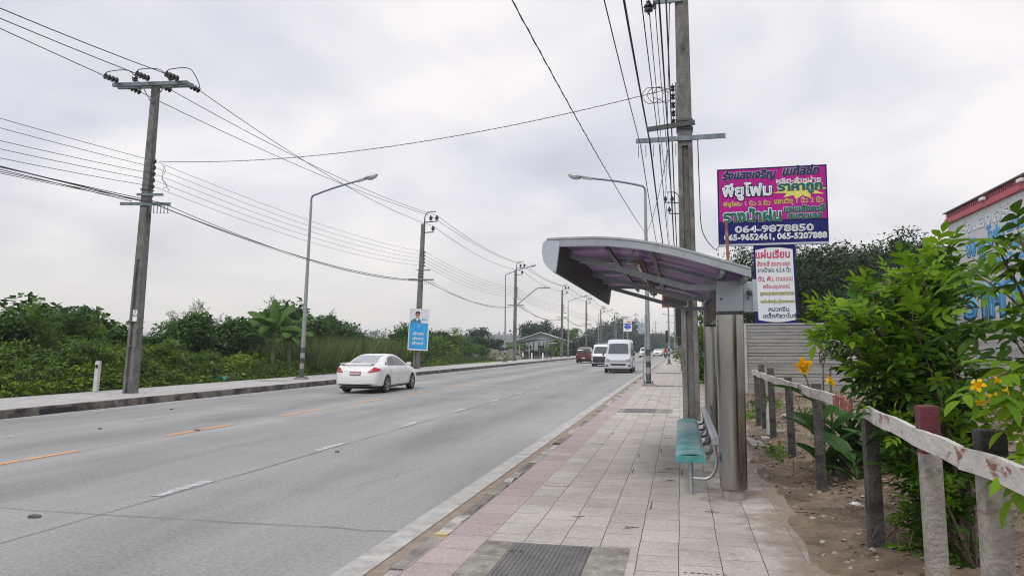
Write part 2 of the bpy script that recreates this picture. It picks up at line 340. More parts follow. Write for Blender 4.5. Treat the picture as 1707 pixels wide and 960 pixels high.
M['kerb_near'] = mat('kerb with worn paint', (.16,.15,.135), (.52,.50,.46), 2.6, .85, bump=.9, bscale=22, stain=(.48,.36,.12), sscale=2.6, spos=(.58,.63), detail=8)
def kerb_mat():
    m = M['kerb_near']; t = m.node_tree; b = t.nodes['Principled BSDF']; g = t.nodes.new('ShaderNodeNewGeometry'); r = t.nodes.new('ShaderNodeValToRGB'); r.color_ramp.interpolation = 'CONSTANT'
    t.links.new(g.outputs['Random Per Island'], r.inputs[0]); e = r.color_ramp.elements; e[0].color = (.45,.44,.42,1); e[1].position = .3; e[1].color = (1,1,1,1); q = e.new(.7); q.color = (.62,.6,.57,1)
    x = b.inputs['Base Color'].links[0].from_socket; mm = t.nodes.new('ShaderNodeMixRGB'); mm.blend_type = 'MULTIPLY'; mm.inputs[0].default_value = 1; t.links.new(x, mm.inputs[1]); t.links.new(r.outputs[0], mm.inputs[2]); t.links.new(mm.outputs[0], b.inputs['Base Color'])
kerb_mat()
M['edge_white'] = mat('worn pale edge strip', (.28,.275,.26), (.46,.45,.42), 4, .8, bump=.3, stain=(.27,.25,.23), sscale=2.5, spos=(.5,.7))
M['gutter'] = mat('dusty gutter', (.20,.15,.115), (.31,.25,.195), 5, .95, bump=.5, bscale=60)
M['dirt'] = mat('brown dirt', (.085,.062,.040), (.255,.19,.125), 2.6, .97, bump=1, bscale=26, stain=(.06,.045,.03), sscale=1.6, spos=(.5,.7), detail=10)
M['grass_soil'] = mat('weedy soil', (.04,.05,.022), (.12,.11,.06), 3, .97, bump=1, bscale=12)
M['paint_w'] = mat('worn white road paint', (.38,.39,.38), (.55,.55,.53), 22, .7, stain=(.26,.265,.265), sscale=9, spos=(.42,.56))
M['paint_o'] = mat('worn orange road paint', (.55,.235,.06), (.68,.32,.10), 18, .7, stain=(.33,.26,.2), sscale=6, spos=(.54,.7))
M['joint'] = mat('dark road joint', (.05,.05,.05), (.12,.12,.12), 6, .9)

def struct(o): o['kind'] = 'structure'; return o
b = MB(); b.add([(-1500,-200,-.12),(1500,-200,-.12),(1500,2500,-.12),(-1500,2500,-.12)], [(0,1,2,3)]); struct(b.build('ground', M['grass_soil']))
b = MB(); b.grid(lambda u, v: (-15.70+u*(15.70-2.5), YN+(YF-YN)*v, 0), 4, 60); struct(b.build('road', M['road']))
b = MB(); b.box(-2.5,-2.27,YN,YF,-.1,.012); struct(b.build('road_edge_strip', M['edge_white']))
b = MB(); b.box(-2.27,-2.04,YN,YF,-.1,.004); struct(b.build('gutter', M['gutter']))
# sunken and heaved slabs, moss and dirt in the joints
b = MB(); rs = random.Random(17)
for i in range(46):
    cx_ = -1.5+.3*rs.randrange(0, 8); cy_ = .4*rs.randrange(13, 70)+(.2 if rs.random() < .5 else 0)
    if 4.5 < cy_ < 6.2 and cx_ < -.2: continue
    n_ = 7; side = rs.random() < .6
    for k in range(n_):
        w_ = rs.uniform(.006,.016); a = rs.uniform(.02,.05)
        if side: b.box(cx_-w_/2, cx_+w_/2, cy_+k*.055, cy_+k*.055+a, .12, .1238)
        else: b.box(cx_+k*.042, cx_+k*.042+a*.8, cy_-w_/2, cy_+w_/2, .12, .1236)
o = b.build('joint_dirt', mat('joint dirt', (.05,.04,.03), (.13,.10,.075), 20, 1)); o['kind'] = 'stuff'
# broken kerb: blocks about a metre long, uneven edges
b = MB(); y = -3.0; r = random.Random(3)
while y < 260:
    L = r.uniform(.55, 1.05) if y < 60 else 6
    z = .12+r.uniform(-.02,.006); x0 = -2.045+r.uniform(-.012,.012); x1 = -1.885-abs(r.gauss(0,.022)); g = r.uniform(.006,.03)
    nn = 6; vs = []
    for i in range(nn+1):
        t = y+(L-g)*i/nn; j = r.uniform(-.014,.014) if 0 < i < nn else 0; k = r.uniform(-.02,.012)
        vs += [(x0, t, -.05), (x0+j*.5, t, z-.035+k*.4), (x0+.03+j, t, z+k*.3), (x1+j, t, z+k*.25), (x1+j*1.2, t, -.05)]
    fs = [tuple(a+i*5+q for a, q in ((0,0),(1,0),(1,5),(0,5))) for i in range(0)]
    for i in range(nn):
        for k in range(4): a = i*5+k; fs.append((a, a+1, a+6, a+5))
    fs += [(0,1,2,3,4), tuple(nn*5+q for q in (4,3,2,1,0))]
    b.add(vs, fs); y += L
struct(b.build('kerb', M['kerb_near'], smooth=30))
b = MB(); b.box(-1.90,-1.55,YN,300,-.1,.12); struct(b.build('pavement_border', M['tile_pink']))
b = MB(); b.box(-1.55,1.0,YN,300,-.1,.1202); struct(b.build('pavement', M['tile']))
b = MB(); b.box(-15.66,-15.46,YN,YF,-.1,.2)
struct(b.build('kerb_opposite', M['kerb_far']))
b = MB(); b.box(-15.47,-15.455,15.7,16.9,.02,.145); struct(b.build('drain_opening_shade', M['black']))  # thin black slab on the kerb face paints the dark inside of the drain
b = MB(); b.box(-19.4,-15.55,YN,YF,-.1,.198); struct(b.build('pavement_opposite', M['walk_far']))
b = MB(); b.box(-18.6,-16.2,13.2,15.3,.15,.203); b.box(-18.5,-16.9,30.0,31.0,.15,.203); struct(b.build('pavement_patch', mat('darker slab concrete', (.17,.165,.15),(.27,.26,.24),4,.9)))
# road markings
b = MB(); b.box(-15.35,-15.2,YN,YF,-.001,.0045)
r = random.Random(5)
def dash(b, x, y0, L, w, z=.0045):
    k = 8; vs = []
    for i in range(k+1):
        y = y0+L*i/k; e = .5*w; vs += [(x-e+r.uniform(-.008,.008), y, z), (x+e+r.uniform(-.008,.008), y, z)]
    b.add(vs, [(2*i, 2*i+1, 2*i+3, 2*i+2) for i in range(k)])
for k in range(-1, 90): dash(b, -5.76+(0 if k < 60 else .0), 7.46+3.83*k, 1.0, .15)
for k in range(-1, 80): dash(b, -12.25, 10.9+4.2*k, 1.0, .11)
struct(b.build('white_lane_marking', M['paint_w'], fix=False))
b = MB()
for k in range(-1, 80):
    y0 = 8.3+4.25*k; dash(b, -9.5, y0, 1.05, .12); dash(b, -9.5, y0+1.13, 1.0, .12)
struct(b.build('orange_centre_marking', M['paint_o'], fix=False))
b = MB()
def crack(b, pts, w, z=.0085):
    vs = []
    for i, (x, y) in enumerate(pts):
        q = pts[min(i+1, len(pts)-1)]; p = pts[max(i-1, 0)]; d = Vector((q[0]-p[0], q[1]-p[1])).normalized(); ww = w*r.uniform(.5,1.3)/2
        vs += [(x-d.y*ww, y+d.x*ww, z), (x+d.y*ww, y-d.x*ww, z)]
    b.add(vs, [(2*i, 2*i+1, 2*i+3, 2*i+2) for i in range(len(pts)-1)])
crack(b, [(-5.64+r.gauss(0,.008), 2+.5*i) for i in range(240)], .013)
for x0_, y0_, n_ in ((-3.9,8.2,9),(-7.3,9.5,12),(-4.6,13,14),(-7.9,15.5,10),(-11,16,14),(-3.2,20,16),(-13.3,19,12)):
    x_, y_ = x0_, y0_; pp = []
    for i in range(n_): pp.append((x_, y_)); x_ += r.gauss(0,.07); y_ += r.uniform(.1,.3)
    crack(b, pp, .005)
crack(b, [(-9.38+r.gauss(0,.01), 2+.6*i) for i in range(150)], .012)
for k, y0 in enumerate((6.5, 16.5, 26.5, 36.5, 46.5, 57, 67, 77)):
    crack(b, [(-2.5-.33*i, y0+r.gauss(0,.012)+.004*i) for i in range(41)], .009 if k else .011)
struct(b.build('road_joints', M['joint'], fix=False))
# small things lying on the road
for i, (x, y, rr) in enumerate([(-6.2,6.3,.07),(-11.6,13.3,.05),(-9.5,13.5,.07),(-5.35,11.2,.04),(-13.4,17.9,.05)]):
    b = MB(); b.lathe([(rr,0),(rr*.9,.016),(rr*.4,.022)], 10, Matrix.Translation((x,y,.004))@Matrix.Diagonal((1,.7,1,1)))
    tag(b.build('road_stud', M['joint']), ['dark round cap beside the joint in the nearest lane','dark speck of tar in the far lane opposite the drain','dark stud set in the gap of the second orange dash','small dark stud beside the white dashes','dark speck of tar near the far kerb'][i], 'road stud')

# covers in the pavement
M['plate'] = None
def plate_mat():
    m = mat('grey steel plate', (.085,.082,.078), (.15,.145,.14), 6, .6, metal=.1, stain=(.20,.18,.155), sscale=4, spos=(.5,.75)); t = m.node_tree; b = t.nodes['Principled BSDF']
    g = t.nodes.new('ShaderNodeTexCoord'); mp = t.nodes.new('ShaderNodeMapping'); t.links.new(g.outputs['Object'], mp.inputs[0]); mp.inputs['Rotation'].default_value = (0,0,R(90))
    br = t.nodes.new('ShaderNodeTexBrick'); br.inputs['Scale'].default_value = 1; br.inputs['Brick Width'].default_value = .045; br.inputs['Row Height'].default_value = .018; br.inputs['Mortar Size'].default_value = .005; t.links.new(mp.outputs[0], br.inputs[0])
    bp = t.nodes.new('ShaderNodeBump'); bp.invert = True; bp.inputs['Distance'].default_value = .01; t.links.new(br.outputs['Fac'], bp.inputs['Height']); t.links.new(bp.outputs[0], b.inputs['Normal']); return m
M['plate'] = plate_mat()
M['slab_old'] = mat('mottled slab concrete', (.15,.135,.11), (.33,.31,.27), 9, .9, bump=.7, bscale=50, stain=(.10,.095,.06), sscale=3, spos=(.5,.75))
def cover(x0, x1, y0, y1, px0, px1, label, plab):
    t = T('utility_cover', label, 'manhole cover', ((x0+x1)/2, (y0+y1)/2, .1))
    cx, cy = (x0+x1)/2, (y0+y1)/2
    for a, c in ((x0, px0), (px1, x1)): 
        if c-a > .02: b = MB(); b.box(a-cx, c-cx, y0-cy, y1-cy, 0, .026); b.build('concrete_surround', M['slab_old'], t)
    b = MB(); b.box(px0-cx+.004, px1-cx-.004, y0-cy+.02, y1-cy-.02, 0, .028, bev=.004)
    nrib = int((px1-px0)/.034)
    for i in range(nrib):
        xx = px0-cx+.02+i*.034; yy = y0-cy+.05+(.03 if i % 2 else 0)
        while yy < y1-cy-.07 and y1-y0 < 3 and y0 < 10: b.box(xx,xx+.012,yy,yy+.045,.0275,.0315); yy += .06
    b.build('steel_plate', M['plate'], t)
    for q_ in (.02,.085): b = MB(); b.box(px0-cx+q_, px0-cx+q_+.04, y1-cy-.3, y1-cy-.25, .0275, .030); b.build('lifting_slot', M['black'], t)
cover(-1.54, -.40, 3.6, 5.93, -1.30, -.68, 'ribbed steel cover between two mottled slabs nearest the camera', '')
cover(-1.5, -.2, 18.2, 19.4, -1.35, -.6, 'steel cover with a grey slab across the pavement beyond the bench', '')
cover(-1.0, .1, 30.6, 31.7, -1.0, -.3, 'steel cover beside the striped lamp post foot', '')
cover(-1.5, .1, 46, 47.5, -1.5, .1, 'dark cover strip across the pavement far beyond the lamp post', '')

# dirt lot on the right, rising a little to a mound
def dirt_h(x, y):
    e = min(1, max(0, (x-.98)/.5))
    n = math.sin(x*2.1+y*.9)*.04+math.sin(x*5.3-y*3.1)*.018+math.sin(x*.7+y*.35+1)*.06+math.sin(x*11+y*7)*.008+math.sin(x*17-y*13)*.005
    mound = .62*math.exp(-((x-4.0)/1.7)**2-((y-9)/5)**2)+.25*math.exp(-((x-6)/3)**2-((y-18)/6)**2)
    return .125+e*(n*.8+.02+mound) + (1-e)*.004*math.sin(y*9) - .05*max(0, .96-x)/.1
b = MB(); b.grid(lambda u, v: (lambda x, y: (x+.05*math.sin(y*1.7)+.03*math.sin(y*5.1), y, dirt_h(x, y)))(.93+u*u*16, -4+v*70), 120, 700)
struct(b.build('dirt_ground', M['dirt'], smooth='all', fix=False))
b = MB(); b.grid(lambda u, v: (-19.35-u*u*60, -14+v*500, .17+.1*math.sin(v*300)*u+ u*.4), 12, 120)
struct(b.build('verge_ground', M['grass_soil'], smooth='all', fix=False))
# brown dust spread over the tiles around the shelter and the fence
M['dust'] = None
def dust_mat():
    m = bpy.data.materials.new('thin brown dust'); m.use_nodes = True; t = m.node_tree; b = t.nodes['Principled BSDF']; o = t.nodes['Material Output']
    b.inputs['Base Color'].default_value = (.30,.235,.175,1); b.inputs['Roughness'].default_value = .95
    g = t.nodes.new('ShaderNodeTexCoord'); n = t.nodes.new('ShaderNodeTexNoise'); n.inputs['Scale'].default_value = 1.6; n.inputs['Detail'].default_value = 8; n.inputs['Roughness'].default_value = .65; t.links.new(g.outputs['Object'], n.inputs[0])
    sp = t.nodes.new('ShaderNodeSeparateXYZ'); t.links.new(g.outputs['Object'], sp.inputs[0])
    a = t.nodes.new('ShaderNodeMapRange'); a.inputs[1].default_value = .1; a.inputs[2].default_value = 1.15; a.inputs[3].default_value = -.08; a.inputs[4].default_value = .26; t.links.new(sp.outputs[0], a.inputs[0])
    s = t.nodes.new('ShaderNodeMath'); s.operation = 'ADD'; t.links.new(n.outputs[0], s.inputs[0]); t.links.new(a.outputs[0], s.inputs[1])
    r = t.nodes.new('ShaderNodeMapRange'); r.inputs[1].default_value = .52; r.inputs[2].default_value = .74; r.inputs[4].default_value = .85; t.links.new(s.outputs[0], r.inputs[0])
    tr = t.nodes.new('ShaderNodeBsdfTransparent'); mx = t.nodes.new('ShaderNodeMixShader'); t.links.new(r.outputs[0], mx.inputs[0]); t.links.new(tr.outputs[0], mx.inputs[1]); t.links.new(b.outputs[0], mx.inputs[2]); t.links.new(mx.outputs[0], o.inputs[0]); return m
b = MB(); b.add([(-.2,4,.1245),(1.02,4,.1245),(1.02,40,.1245),(-.2,40,.1245)], [(0,1,2,3)]); o = b.build('dust_film', dust_mat()); o['kind'] = 'stuff'

# litter of dry leaves and straw on the dirt
def scatter(name, n, x0, x1, y0, y1, size, shape, m, zf=dirt_h, lift=.01, dens=None, upright=False, kind='stuff', rr=rng):
    P = np.empty((n, 3)); P[:,0] = x0+(x1-x0)*rr.random(n); P[:,1] = y0+(y1-y0)*rr.random(n)**(1.5 if not upright else 1)
    if dens is not None: P = P[dens(P)]; n = len(P)
    P[:,2] = [zf(a, c) for a, c in P[:,:2]]; P[:,2] += lift*rr.random(n)
    if upright:
        d = unit(np.stack([rr.normal(size=n)*.28, rr.normal(size=n)*.28, np.ones(n)], 1)); no = unit(rr.normal(size=(n,3))*np.array([1,1,.1]))
    else:
        d = unit(rr.normal(size=(n,3))*np.array([1,1,.25])); no = unit(rr.normal(size=(n,3))*.45+np.array([0,0,1]))
    X, Y, Z = frames(d, no); S = size*(.4+1.2*rr.random(n)); V, F = stamp(shape[0], shape[1], P, X, Y, Z, S)
    o = npmesh(name, V, F, m); o['kind'] = kind; return o
M['dryleaf'] = leafmat('dry leaves', [(.07,.045,.03),(.16,.11,.07),(.25,.18,.11),(.11,.08,.05),(.34,.27,.18)], .8, .05)
STRAW = (np.array([[-.018,0,0],[.018,0,0],[.014,1,.06],[-.014,1,.06]]), np.array([[0,1,2,3]]))
scatter('dry_leaf_litter', 42000, 1.15, 9, 2.5, 26, .05, LEAF, M['dryleaf'], lift=.02, dens=lambda P: rng.random(len(P)) < .12+.88*(np.sin(P[:,0]*2.3+P[:,1]*1.1) > .1)*np.clip((P[:,0]-1.2)/.8, 0, 1))
scatter('dry_straw', 7000, 1.1, 7, 3, 22, .17, STRAW, leafmat('straw', [(.20,.14,.09),(.36,.28,.18),(.12,.085,.055)], .9, .05), lift=.03, dens=lambda P: np.sin(P[:,0]*3+P[:,1]*2.2+1) > .0)
def pebble(n, x0, x1, y0, y1, size, m, name):
    ph = np.array([[1,0,.1],[.3,.9,.15],[-.8,.5,.1],[-.7,-.6,.12],[.4,-.8,.1],[0,0,.75]]); f = np.array([[0,1,5],[1,2,5],[2,3,5],[3,4,5],[4,0,5]])
    return scatter(name, n, x0, x1, y0, y1, size, (ph, f), m, lift=.0)
pebble(3500, 1.0, 6, 3, 22, .022, leafmat('clods', [(.12,.09,.065),(.26,.21,.16),(.38,.34,.29)], .95, 0), 'dirt_clods')
# ---------------------------------------------------------------- poles
def h_section(b, h, w0, w1, groove_top):
    """tapering concrete pole with a groove up two of its faces"""
    lv = [0, .6, groove_top*.5, groove_top, groove_top+.02, h]; vs = []; fs = []
    for i, z in enumerate(lv):
        w = (w0+(w1-w0)*z/h)/2; g = w*.55 if i < 4 else w*.999; a = w*.42; c = w*.12
        ring = [(-w,-w+c),(-w+c,-w),(-a,-w),(-a*.8,-g),(a*.8,-g),(a,-w),(w-c,-w),(w,-w+c),(w,w-c),(w-c,w),(a,w),(a*.8,g),(-a*.8,g),(-a,w),(-w+c,w),(-w,w-c)]
        vs += [(x, y, z) for x, y in ring]
    n = 16
    for i in range(len(lv)-1):
        for k in range(n): a = i*n+k; c = i*n+(k+1)%n; fs.append((a, c, c+n, a+n))
    fs.append(tuple(range((len(lv)-1)*n, len(lv)*n))); b.add(vs, fs)
def bolts(b, h, w0, w1, z0, z1, step):
    z = z0
    while z < z1:
        w = (w0+(w1-w0)*z/h)/2; b.cyl((0,-w-.004,z), .014, .006, 6, 'y'); z += step
def spool(b, c, r=.045):
    x, y, z = c; b.lathe([(.012,-.06),(r,-.055),(r,-.02),(r*.6,0),(r,.02),(r,.055),(.012,.06)], 10, Matrix.Translation(c))
def pin_insul(b, c, s=1.0):
    b.lathe([(.02*s,0),(.02*s,.05*s),(.075*s,.06*s),(.07*s,.1*s),(.04*s,.11*s),(.085*s,.13*s),(.07*s,.17*s),(.035*s,.19*s),(.04*s,.23*s),(.0,.24*s)], 12, Matrix.Translation(c), close=False)
def strain(b, p, d, s=1.0, n=4):
    """string of discs from p along d, returns its end"""
    d = Vector(d).normalized(); q = d.to_track_quat('Z', 'Y').to_matrix().to_4x4(); L = .13*s
    for i in range(n):
        b.lathe([(.015,0),(.03,.02*s),(.1*s,.06*s),(.105*s,.085*s),(.03,.095*s),(.015,L)], 12, Matrix.Translation(Vector(p)+d*L*i) @ q)
    return Vector(p)+d*L*n
def channel(b, x0, x1, y, z, h=.1, t=.05):
    b.box(x0, x1, y-t, y-t+.012, z-h/2, z+h/2); b.box(x0, x1, y-t+.012, y, z+h/2-.012, z+h/2); b.box(x0, x1, y-t+.012, y, z-h/2, z-h/2+.012)
def pole(loc, h, kind, side, lean=0, label='', group=None, detail=True, w=(.36,.2), signs=None):
    """side: +1 when the road is towards +X"""
    t = T('utility_pole', label, 'utility pole', loc, 0, group); t.rotation_euler = (0, lean, 0)
    b = MB(); h_section(b, h, w[0], w[1], h*(.42 if kind != 'main' else .50))
    if detail: bolts(b, h, w[0], w[1], h*.44, h*.97, .32)
    for z in (1.5, 2.3) if detail and kind == 'dead' else (): b.box(-w[0]/2-.003, w[0]/2+.003, -w[0]/2-.004, w[0]/2+.004, z, z+.02)
    b.build('shaft', M['pole_conc' if detail else 'pole_far'], t)
    A = {}; s = side
    ly, hw = 0, w[1]/2
    wz = lambda z: (w[0]+(w[1]-w[0])*z/h)/2
    # low voltage rack on the road side
    zr = {'dead': (6.75,.21), 'hook': (7.3,.24), 'main': (6.5,.19)}[kind]
    x = s*(wz(zr[0])+.05)
    for i in range(5):
        z = zr[0]+i*zr[1]; b = MB(); spool(b, (x+s*.03, 0, z)); A['lv%d' % i] = (x+s*.08, 0, z); b.build('spool_insulator', M['insul'], t)
    b = MB(); b.box(min(x-s*.05, x-s*.02), max(x-s*.05, x-s*.02), -.03, .03, zr[0]-.12, zr[0]+4*zr[1]+.12); b.tube([(x+s*.03,0,zr[0]-.12),(x+s*.03,0,zr[0]+4*zr[1]+.12)], .009, 5)
    b.build('rack', M['iron_teal'], t)
    # communication crossarms with hangers
    zc = {'dead': 6.28, 'hook': 6.35, 'main': 6.12}[kind]; zl = wz(zc)
    b = MB(); channel(b, *sorted((-s*.85, s*1.05)), -zl-.001, zc-.13 if kind == 'dead' else zc-.05)
    for i in range(6 if detail else 4):
        xx = s*(.30+i*.13) if kind == 'dead' else s*(1.0-i*.16); b.box(xx-.008, xx+.008, -zl-.04, -zl-.02, zc-.42, zc-.15)
        if kind == 'dead': b.box(xx-.008, xx+.04, -zl-.04, -zl-.02, zc-.43, zc-.41)
    b.build('crossarm', M['iron_teal'], t)
    b = MB(); zz = zc+.18
    if kind == 'main': b.bar((-s*.22, -zl-.05, zz+.10), (s*.78, -zl-.05, zz+.01), .06, .1)
    else: channel(b, *sorted((-s*.25, s*.75)), -zl-.001, zz+(.45 if kind == 'hook' else 0), .08)
    b.build('crossarm', M['frame_dark'] if kind == 'main' else M['iron_teal'], t)
    b = MB(); b.box(-zl-.02, zl+.02, -zl-.03, zl+.02, zz+.16, zz+.2); b.box(-zl-.02, zl+.02, -zl-.03, zl+.02, zz-.02, zz+.02); b.build('clamp', M['frame_dark'], t)
    for i in range(4): A['cm%d' % i] = (s*(.35+.2*i), -zl-.05, zc-.1-.06*(i % 2))
    A['cmb'] = (-s*.4, -zl-.05, zc-.05)
    if kind == 'dead':
        for yy in (-.13, .11):
            b = MB(); b.box(-1.55, 1.3, yy-.05, yy+.05, h-.14, h-.02); b.build('crossarm', M['iron_teal'], t)
        b = MB(); b.tube([(-.45,-.13,h-.1),(0,-.14,h-.75),(.5,-.13,h-.1)], .02, 6); b.build('brace', M['iron_teal'], t)
        ends = []
        for i, (xx, z2) in enumerate(((-1.3, h+.02), (-.1, h+.06), (1.0, h+.02))):
            b = MB(); e0 = strain(b, (xx, -.2, z2), (-.25,-1,.02)); b.build('string_insulator', M['insul'], t)
            b = MB(); e1 = strain(b, (xx, .2, z2-.02), (.30,1,-.12)); b.build('string_insulator', M['insul'], t)
            A['hn%d' % i] = e0; A['hf%d' % i] = e1
            b = MB(); b.tube(smoothpts([e0, e0+Vector((.08,.12,.18)), Vector((xx+.25, -.05, h+.42)), e1+Vector((-.0,-.1,.26)), e1], 5), .014, 6); b.build('jumper_cable', M['cable'], t)
        for xx in (-.75, .62):
            b = MB(); pin_insul(b, (xx, -.1, h-.02), 1.2); b.build('pin_insulator', M['insul'], t)
    elif kind == 'hook':
        b = MB(); b.tube(smoothpts([(s*.08,0,h-.4),(s*.1,0,h+.5),(s*.35,0,h+.85),(s*.9,0,h+.9)], 5), .035, 7)
        b.bar((s*.08,0,h+.12),(s*1.05,0,h+.2), .05, .07); b.bar((s*.08,0,h-.62),(s*.8,0,h-.58), .05, .07); b.bar((s*.1,0,h-.3),(s*.1,0,h+.4),.06,.06)
        b.build('bracket', M['frame_dark'], t)
        for i, c in enumerate(((s*.55,0,h+.2),(s*1.0,0,h+.22),(s*.75,0,h-.54))):
            b = MB(); pin_insul(b, c, 1.7); b.build('pin_insulator', M['insul'], t); A['hn%d' % i] = A['hf%d' % i] = (c[0], 0, c[2]+.4)
        A['gw'] = (s*.9, 0, h+.92)
    else:
        b = MB(); channel(b, *sorted((-s*.02, s*.62)), -.14, 9.2, .1); b.box(min(s*.55,s*.62), max(s*.55,s*.62), -.3, .1, 9.15, 9.55); b.build('bracket', M['iron_teal'], t)
        for i, (xx, z) in enumerate(((.6,9.5),(.25,9.4),(.72,9.2))):
            b = MB(); pin_insul(b, (s*xx,-.1,z-.24), 1.3); b.build('pin_insulator', M['insul'], t); A['hn%d' % i] = A['hf%d' % i] = (s*xx, -.1, z+.06)
    bpy.context.view_layer.update(); mw = t.matrix_world.copy()
    t2 = {k: mw @ Vector(v) for k, v in A.items()}; t2['obj'] = t; return t2
def cable(A, B, sag, r, label, group, n=22, m='cable', name='power_cable', twist=False):
    A = Vector(A); B = Vector(B); pts = []
    for i in range(n+1):
        t = i/n; p = A.lerp(B, t); p.z -= 4*sag*t*(1-t); pts.append(p)
    b = MB(); b.tube(pts, r, 6)
    if twist:
        k = 260; q = []
        for i in range(k+1):
            t = i/k; p = A.lerp(B, t); p.z -= 4*sag*t*(1-t); q.append(p+Vector((math.cos(i*1.3)*r*1.2, 0, math.sin(i*1.3)*r*1.2)))
        b.tube(q, r*.8, 4)
    return tag(b.build(name, M[m], smooth='all'), label, 'cable', group)

GL = 'concrete utility poles along the far pavement'
P1 = pole((-17.37,21.16,.2), 10.25, 'dead', 1, R(2.9), 'tall concrete pole with a wide insulator crossarm and white number plate, nearest on the left', GL, w=(.35,.20))
pt = P1['obj']
b = MB(); b.box(-.02,.14,-.165,-.155,2.32,2.68); pl = b.build('number_plate', M['white'], pt)
text('5', .035, .085, 2.61, .09, M['black'], pl, y=-.167); text('018', -.01, .13, 2.5, .08, M['black'], pl, y=-.167)
LP = [P1]
far_specs = [((-18.2,50.5,.2), 10.3, R(2.3), 'concrete pole carrying the blue election poster on its lower shaft'),
             ((-18.35,83.4,.2), 10.4, R(.9), 'concrete pole with a lamp arm just past the second left street lamp'),
             ((-18.3,118,.2), 10.6, R(.8), 'concrete pole right of the white gabled house'),
             ((-18.3,150,.2), 10.9, R(.4), 'thin far pole rising over the dark red car'),
             ((-18.4,180,.2), 10.6, 0, 'far pole rising over the small white van'),
             ((-18.3,218,.2), 11.0, 0, 'far pole over the roof of the high-roof van'),
             ((-18.3,252,.2), 11.2, 0, 'very small far pole left of the round blue advertising sign'),
             ((-18.3,300,.2), 11.2, 0, 'tiny farthest pole of the left row behind the blue sign')]
for i, (loc, h, ln, lab) in enumerate(far_specs): LP.append(pole(loc, h, 'hook', 1, ln, lab, GL, detail=i < 2, w=(.40,.24)))
GR = 'concrete utility poles along the near pavement'
RP = [pole((.22,16.6,.12), 11.8, 'main', -1, R(-.35), 'big grooved concrete pole rising behind the bench', GR, w=(.36,.27))]
for i, (y, lab) in enumerate([(52,'concrete pole hidden mostly behind the big pole, its brackets showing at the left'),(88,'far concrete pole in line behind the big pole, second after it'),(124,'farthest small concrete pole in line behind the big pole')]):
    RP.append(pole((.2+.0*y,y,.12), 11.3, 'hook', -1, 0, lab, GR, detail=False, w=(.34,.22)))
# cables of the left row
p0 = {'h0': (-18.3,-14,10.5), 'h1': (-16.7,-14,10.5), 'h2': (-15.9,-14,10.5)}
gh = 'high-voltage lines over the far pavement'; gl = 'thin low-voltage lines of the left pole row'; gc = 'telephone cables of the left pole row'
for i, s in enumerate((.12, .75, 1.0)): cable(p0['h%d' % i], P1['hn%d' % i], s, .014, 'black high-voltage line coming from the left edge to the wide crossarm', gh)
for k in range(len(LP)-1):
    a, c = LP[k], LP[k+1]; L = (c['hn0']-a['hf0']).length
    for i in range(3): cable(a['hf%d' % i], c['hn%d' % i], .0004*L*L+.1*i, (.013, .016)[k] if k < 2 else .022, 'black high-voltage line running on between the left poles', gh)
    for i in range(5): cable(a['lv%d' % (4-i)], c['lv%d' % (4-i)], .00045*L*L+.03*i, (.007,.010)[k] if k < 2 else .012, 'thin line sagging from spool insulators of the left poles', gl, m='cable_grey')
    for i in range(3): cable(a['cm%d' % i], c['cm%d' % i], .0007*L*L+.07*i, (.017,.008,.011)[i] if k < 2 else .018, 'telephone cable hung low between the left poles', gc)
for i, s in enumerate((.54,.60,.81,.81,.85)): z = P1['lv%d' % (4-i)].z; cable((-17.1,-14,z), P1['lv%d' % (4-i)], s, .008, 'thin line coming from the left edge to the spool insulators', gl)
for i, (x, z, s, r_) in enumerate(((-17.1,6.45,.22,.012),(-17.9,6.3,.1,.018),(-17.6,6.25,.3,.012),(-17.0,6.1,.46,.010),(-16.8,6.15,.5,.008))):
    cable((x,-14,z), P1['cm%d' % (i % 4)] if i else P1['cmb'], s, r_, 'telephone cable coming from the left edge to the low crossarm', gc)
# right row: the bundle that runs overhead
gr = 'lines of the near pole row running overhead'
R0 = RP[0]
for i, s in enumerate((.5,.6,.55)):
    e = R0['hn%d' % i]; cable((e.x,-20,e.z+.2), e, s, .010, 'black line overhead, running along the near pavement to the big pole', gr)
    cable(e, RP[1]['hn%d' % i], .6, .012, 'black line overhead, running on beyond the big pole', gr)
for i in range(5):
    e = R0['lv%d' % i]; cable((e.x-.02,-20,e.z+.1), e, .45+.04*i, .007, 'black line overhead, running along the near pavement to the big pole', gr); cable(e, RP[1]['lv%d' % i], .5, .010, 'black line overhead, running on beyond the big pole', gr)
for i in range(4):
    e = R0['cm%d' % i]; cable((e.x-.05,-20,e.z+.1), e, .4+.1*i, (.014,.008,.016,.008)[i], 'black line overhead, running along the near pavement to the big pole', gr)
    cable(e, RP[1]['cm%d' % i], .55+.1*i, (.018,.011,.02,.011)[i], 'black line overhead, running on beyond the big pole', gr)
for k in (1, 2):
    for q in ('hn0','hn1','lv2','cm0','cm2'): cable(RP[k][q], RP[k+1][q], .6, .016, 'black line overhead, running on beyond the big pole', gr)
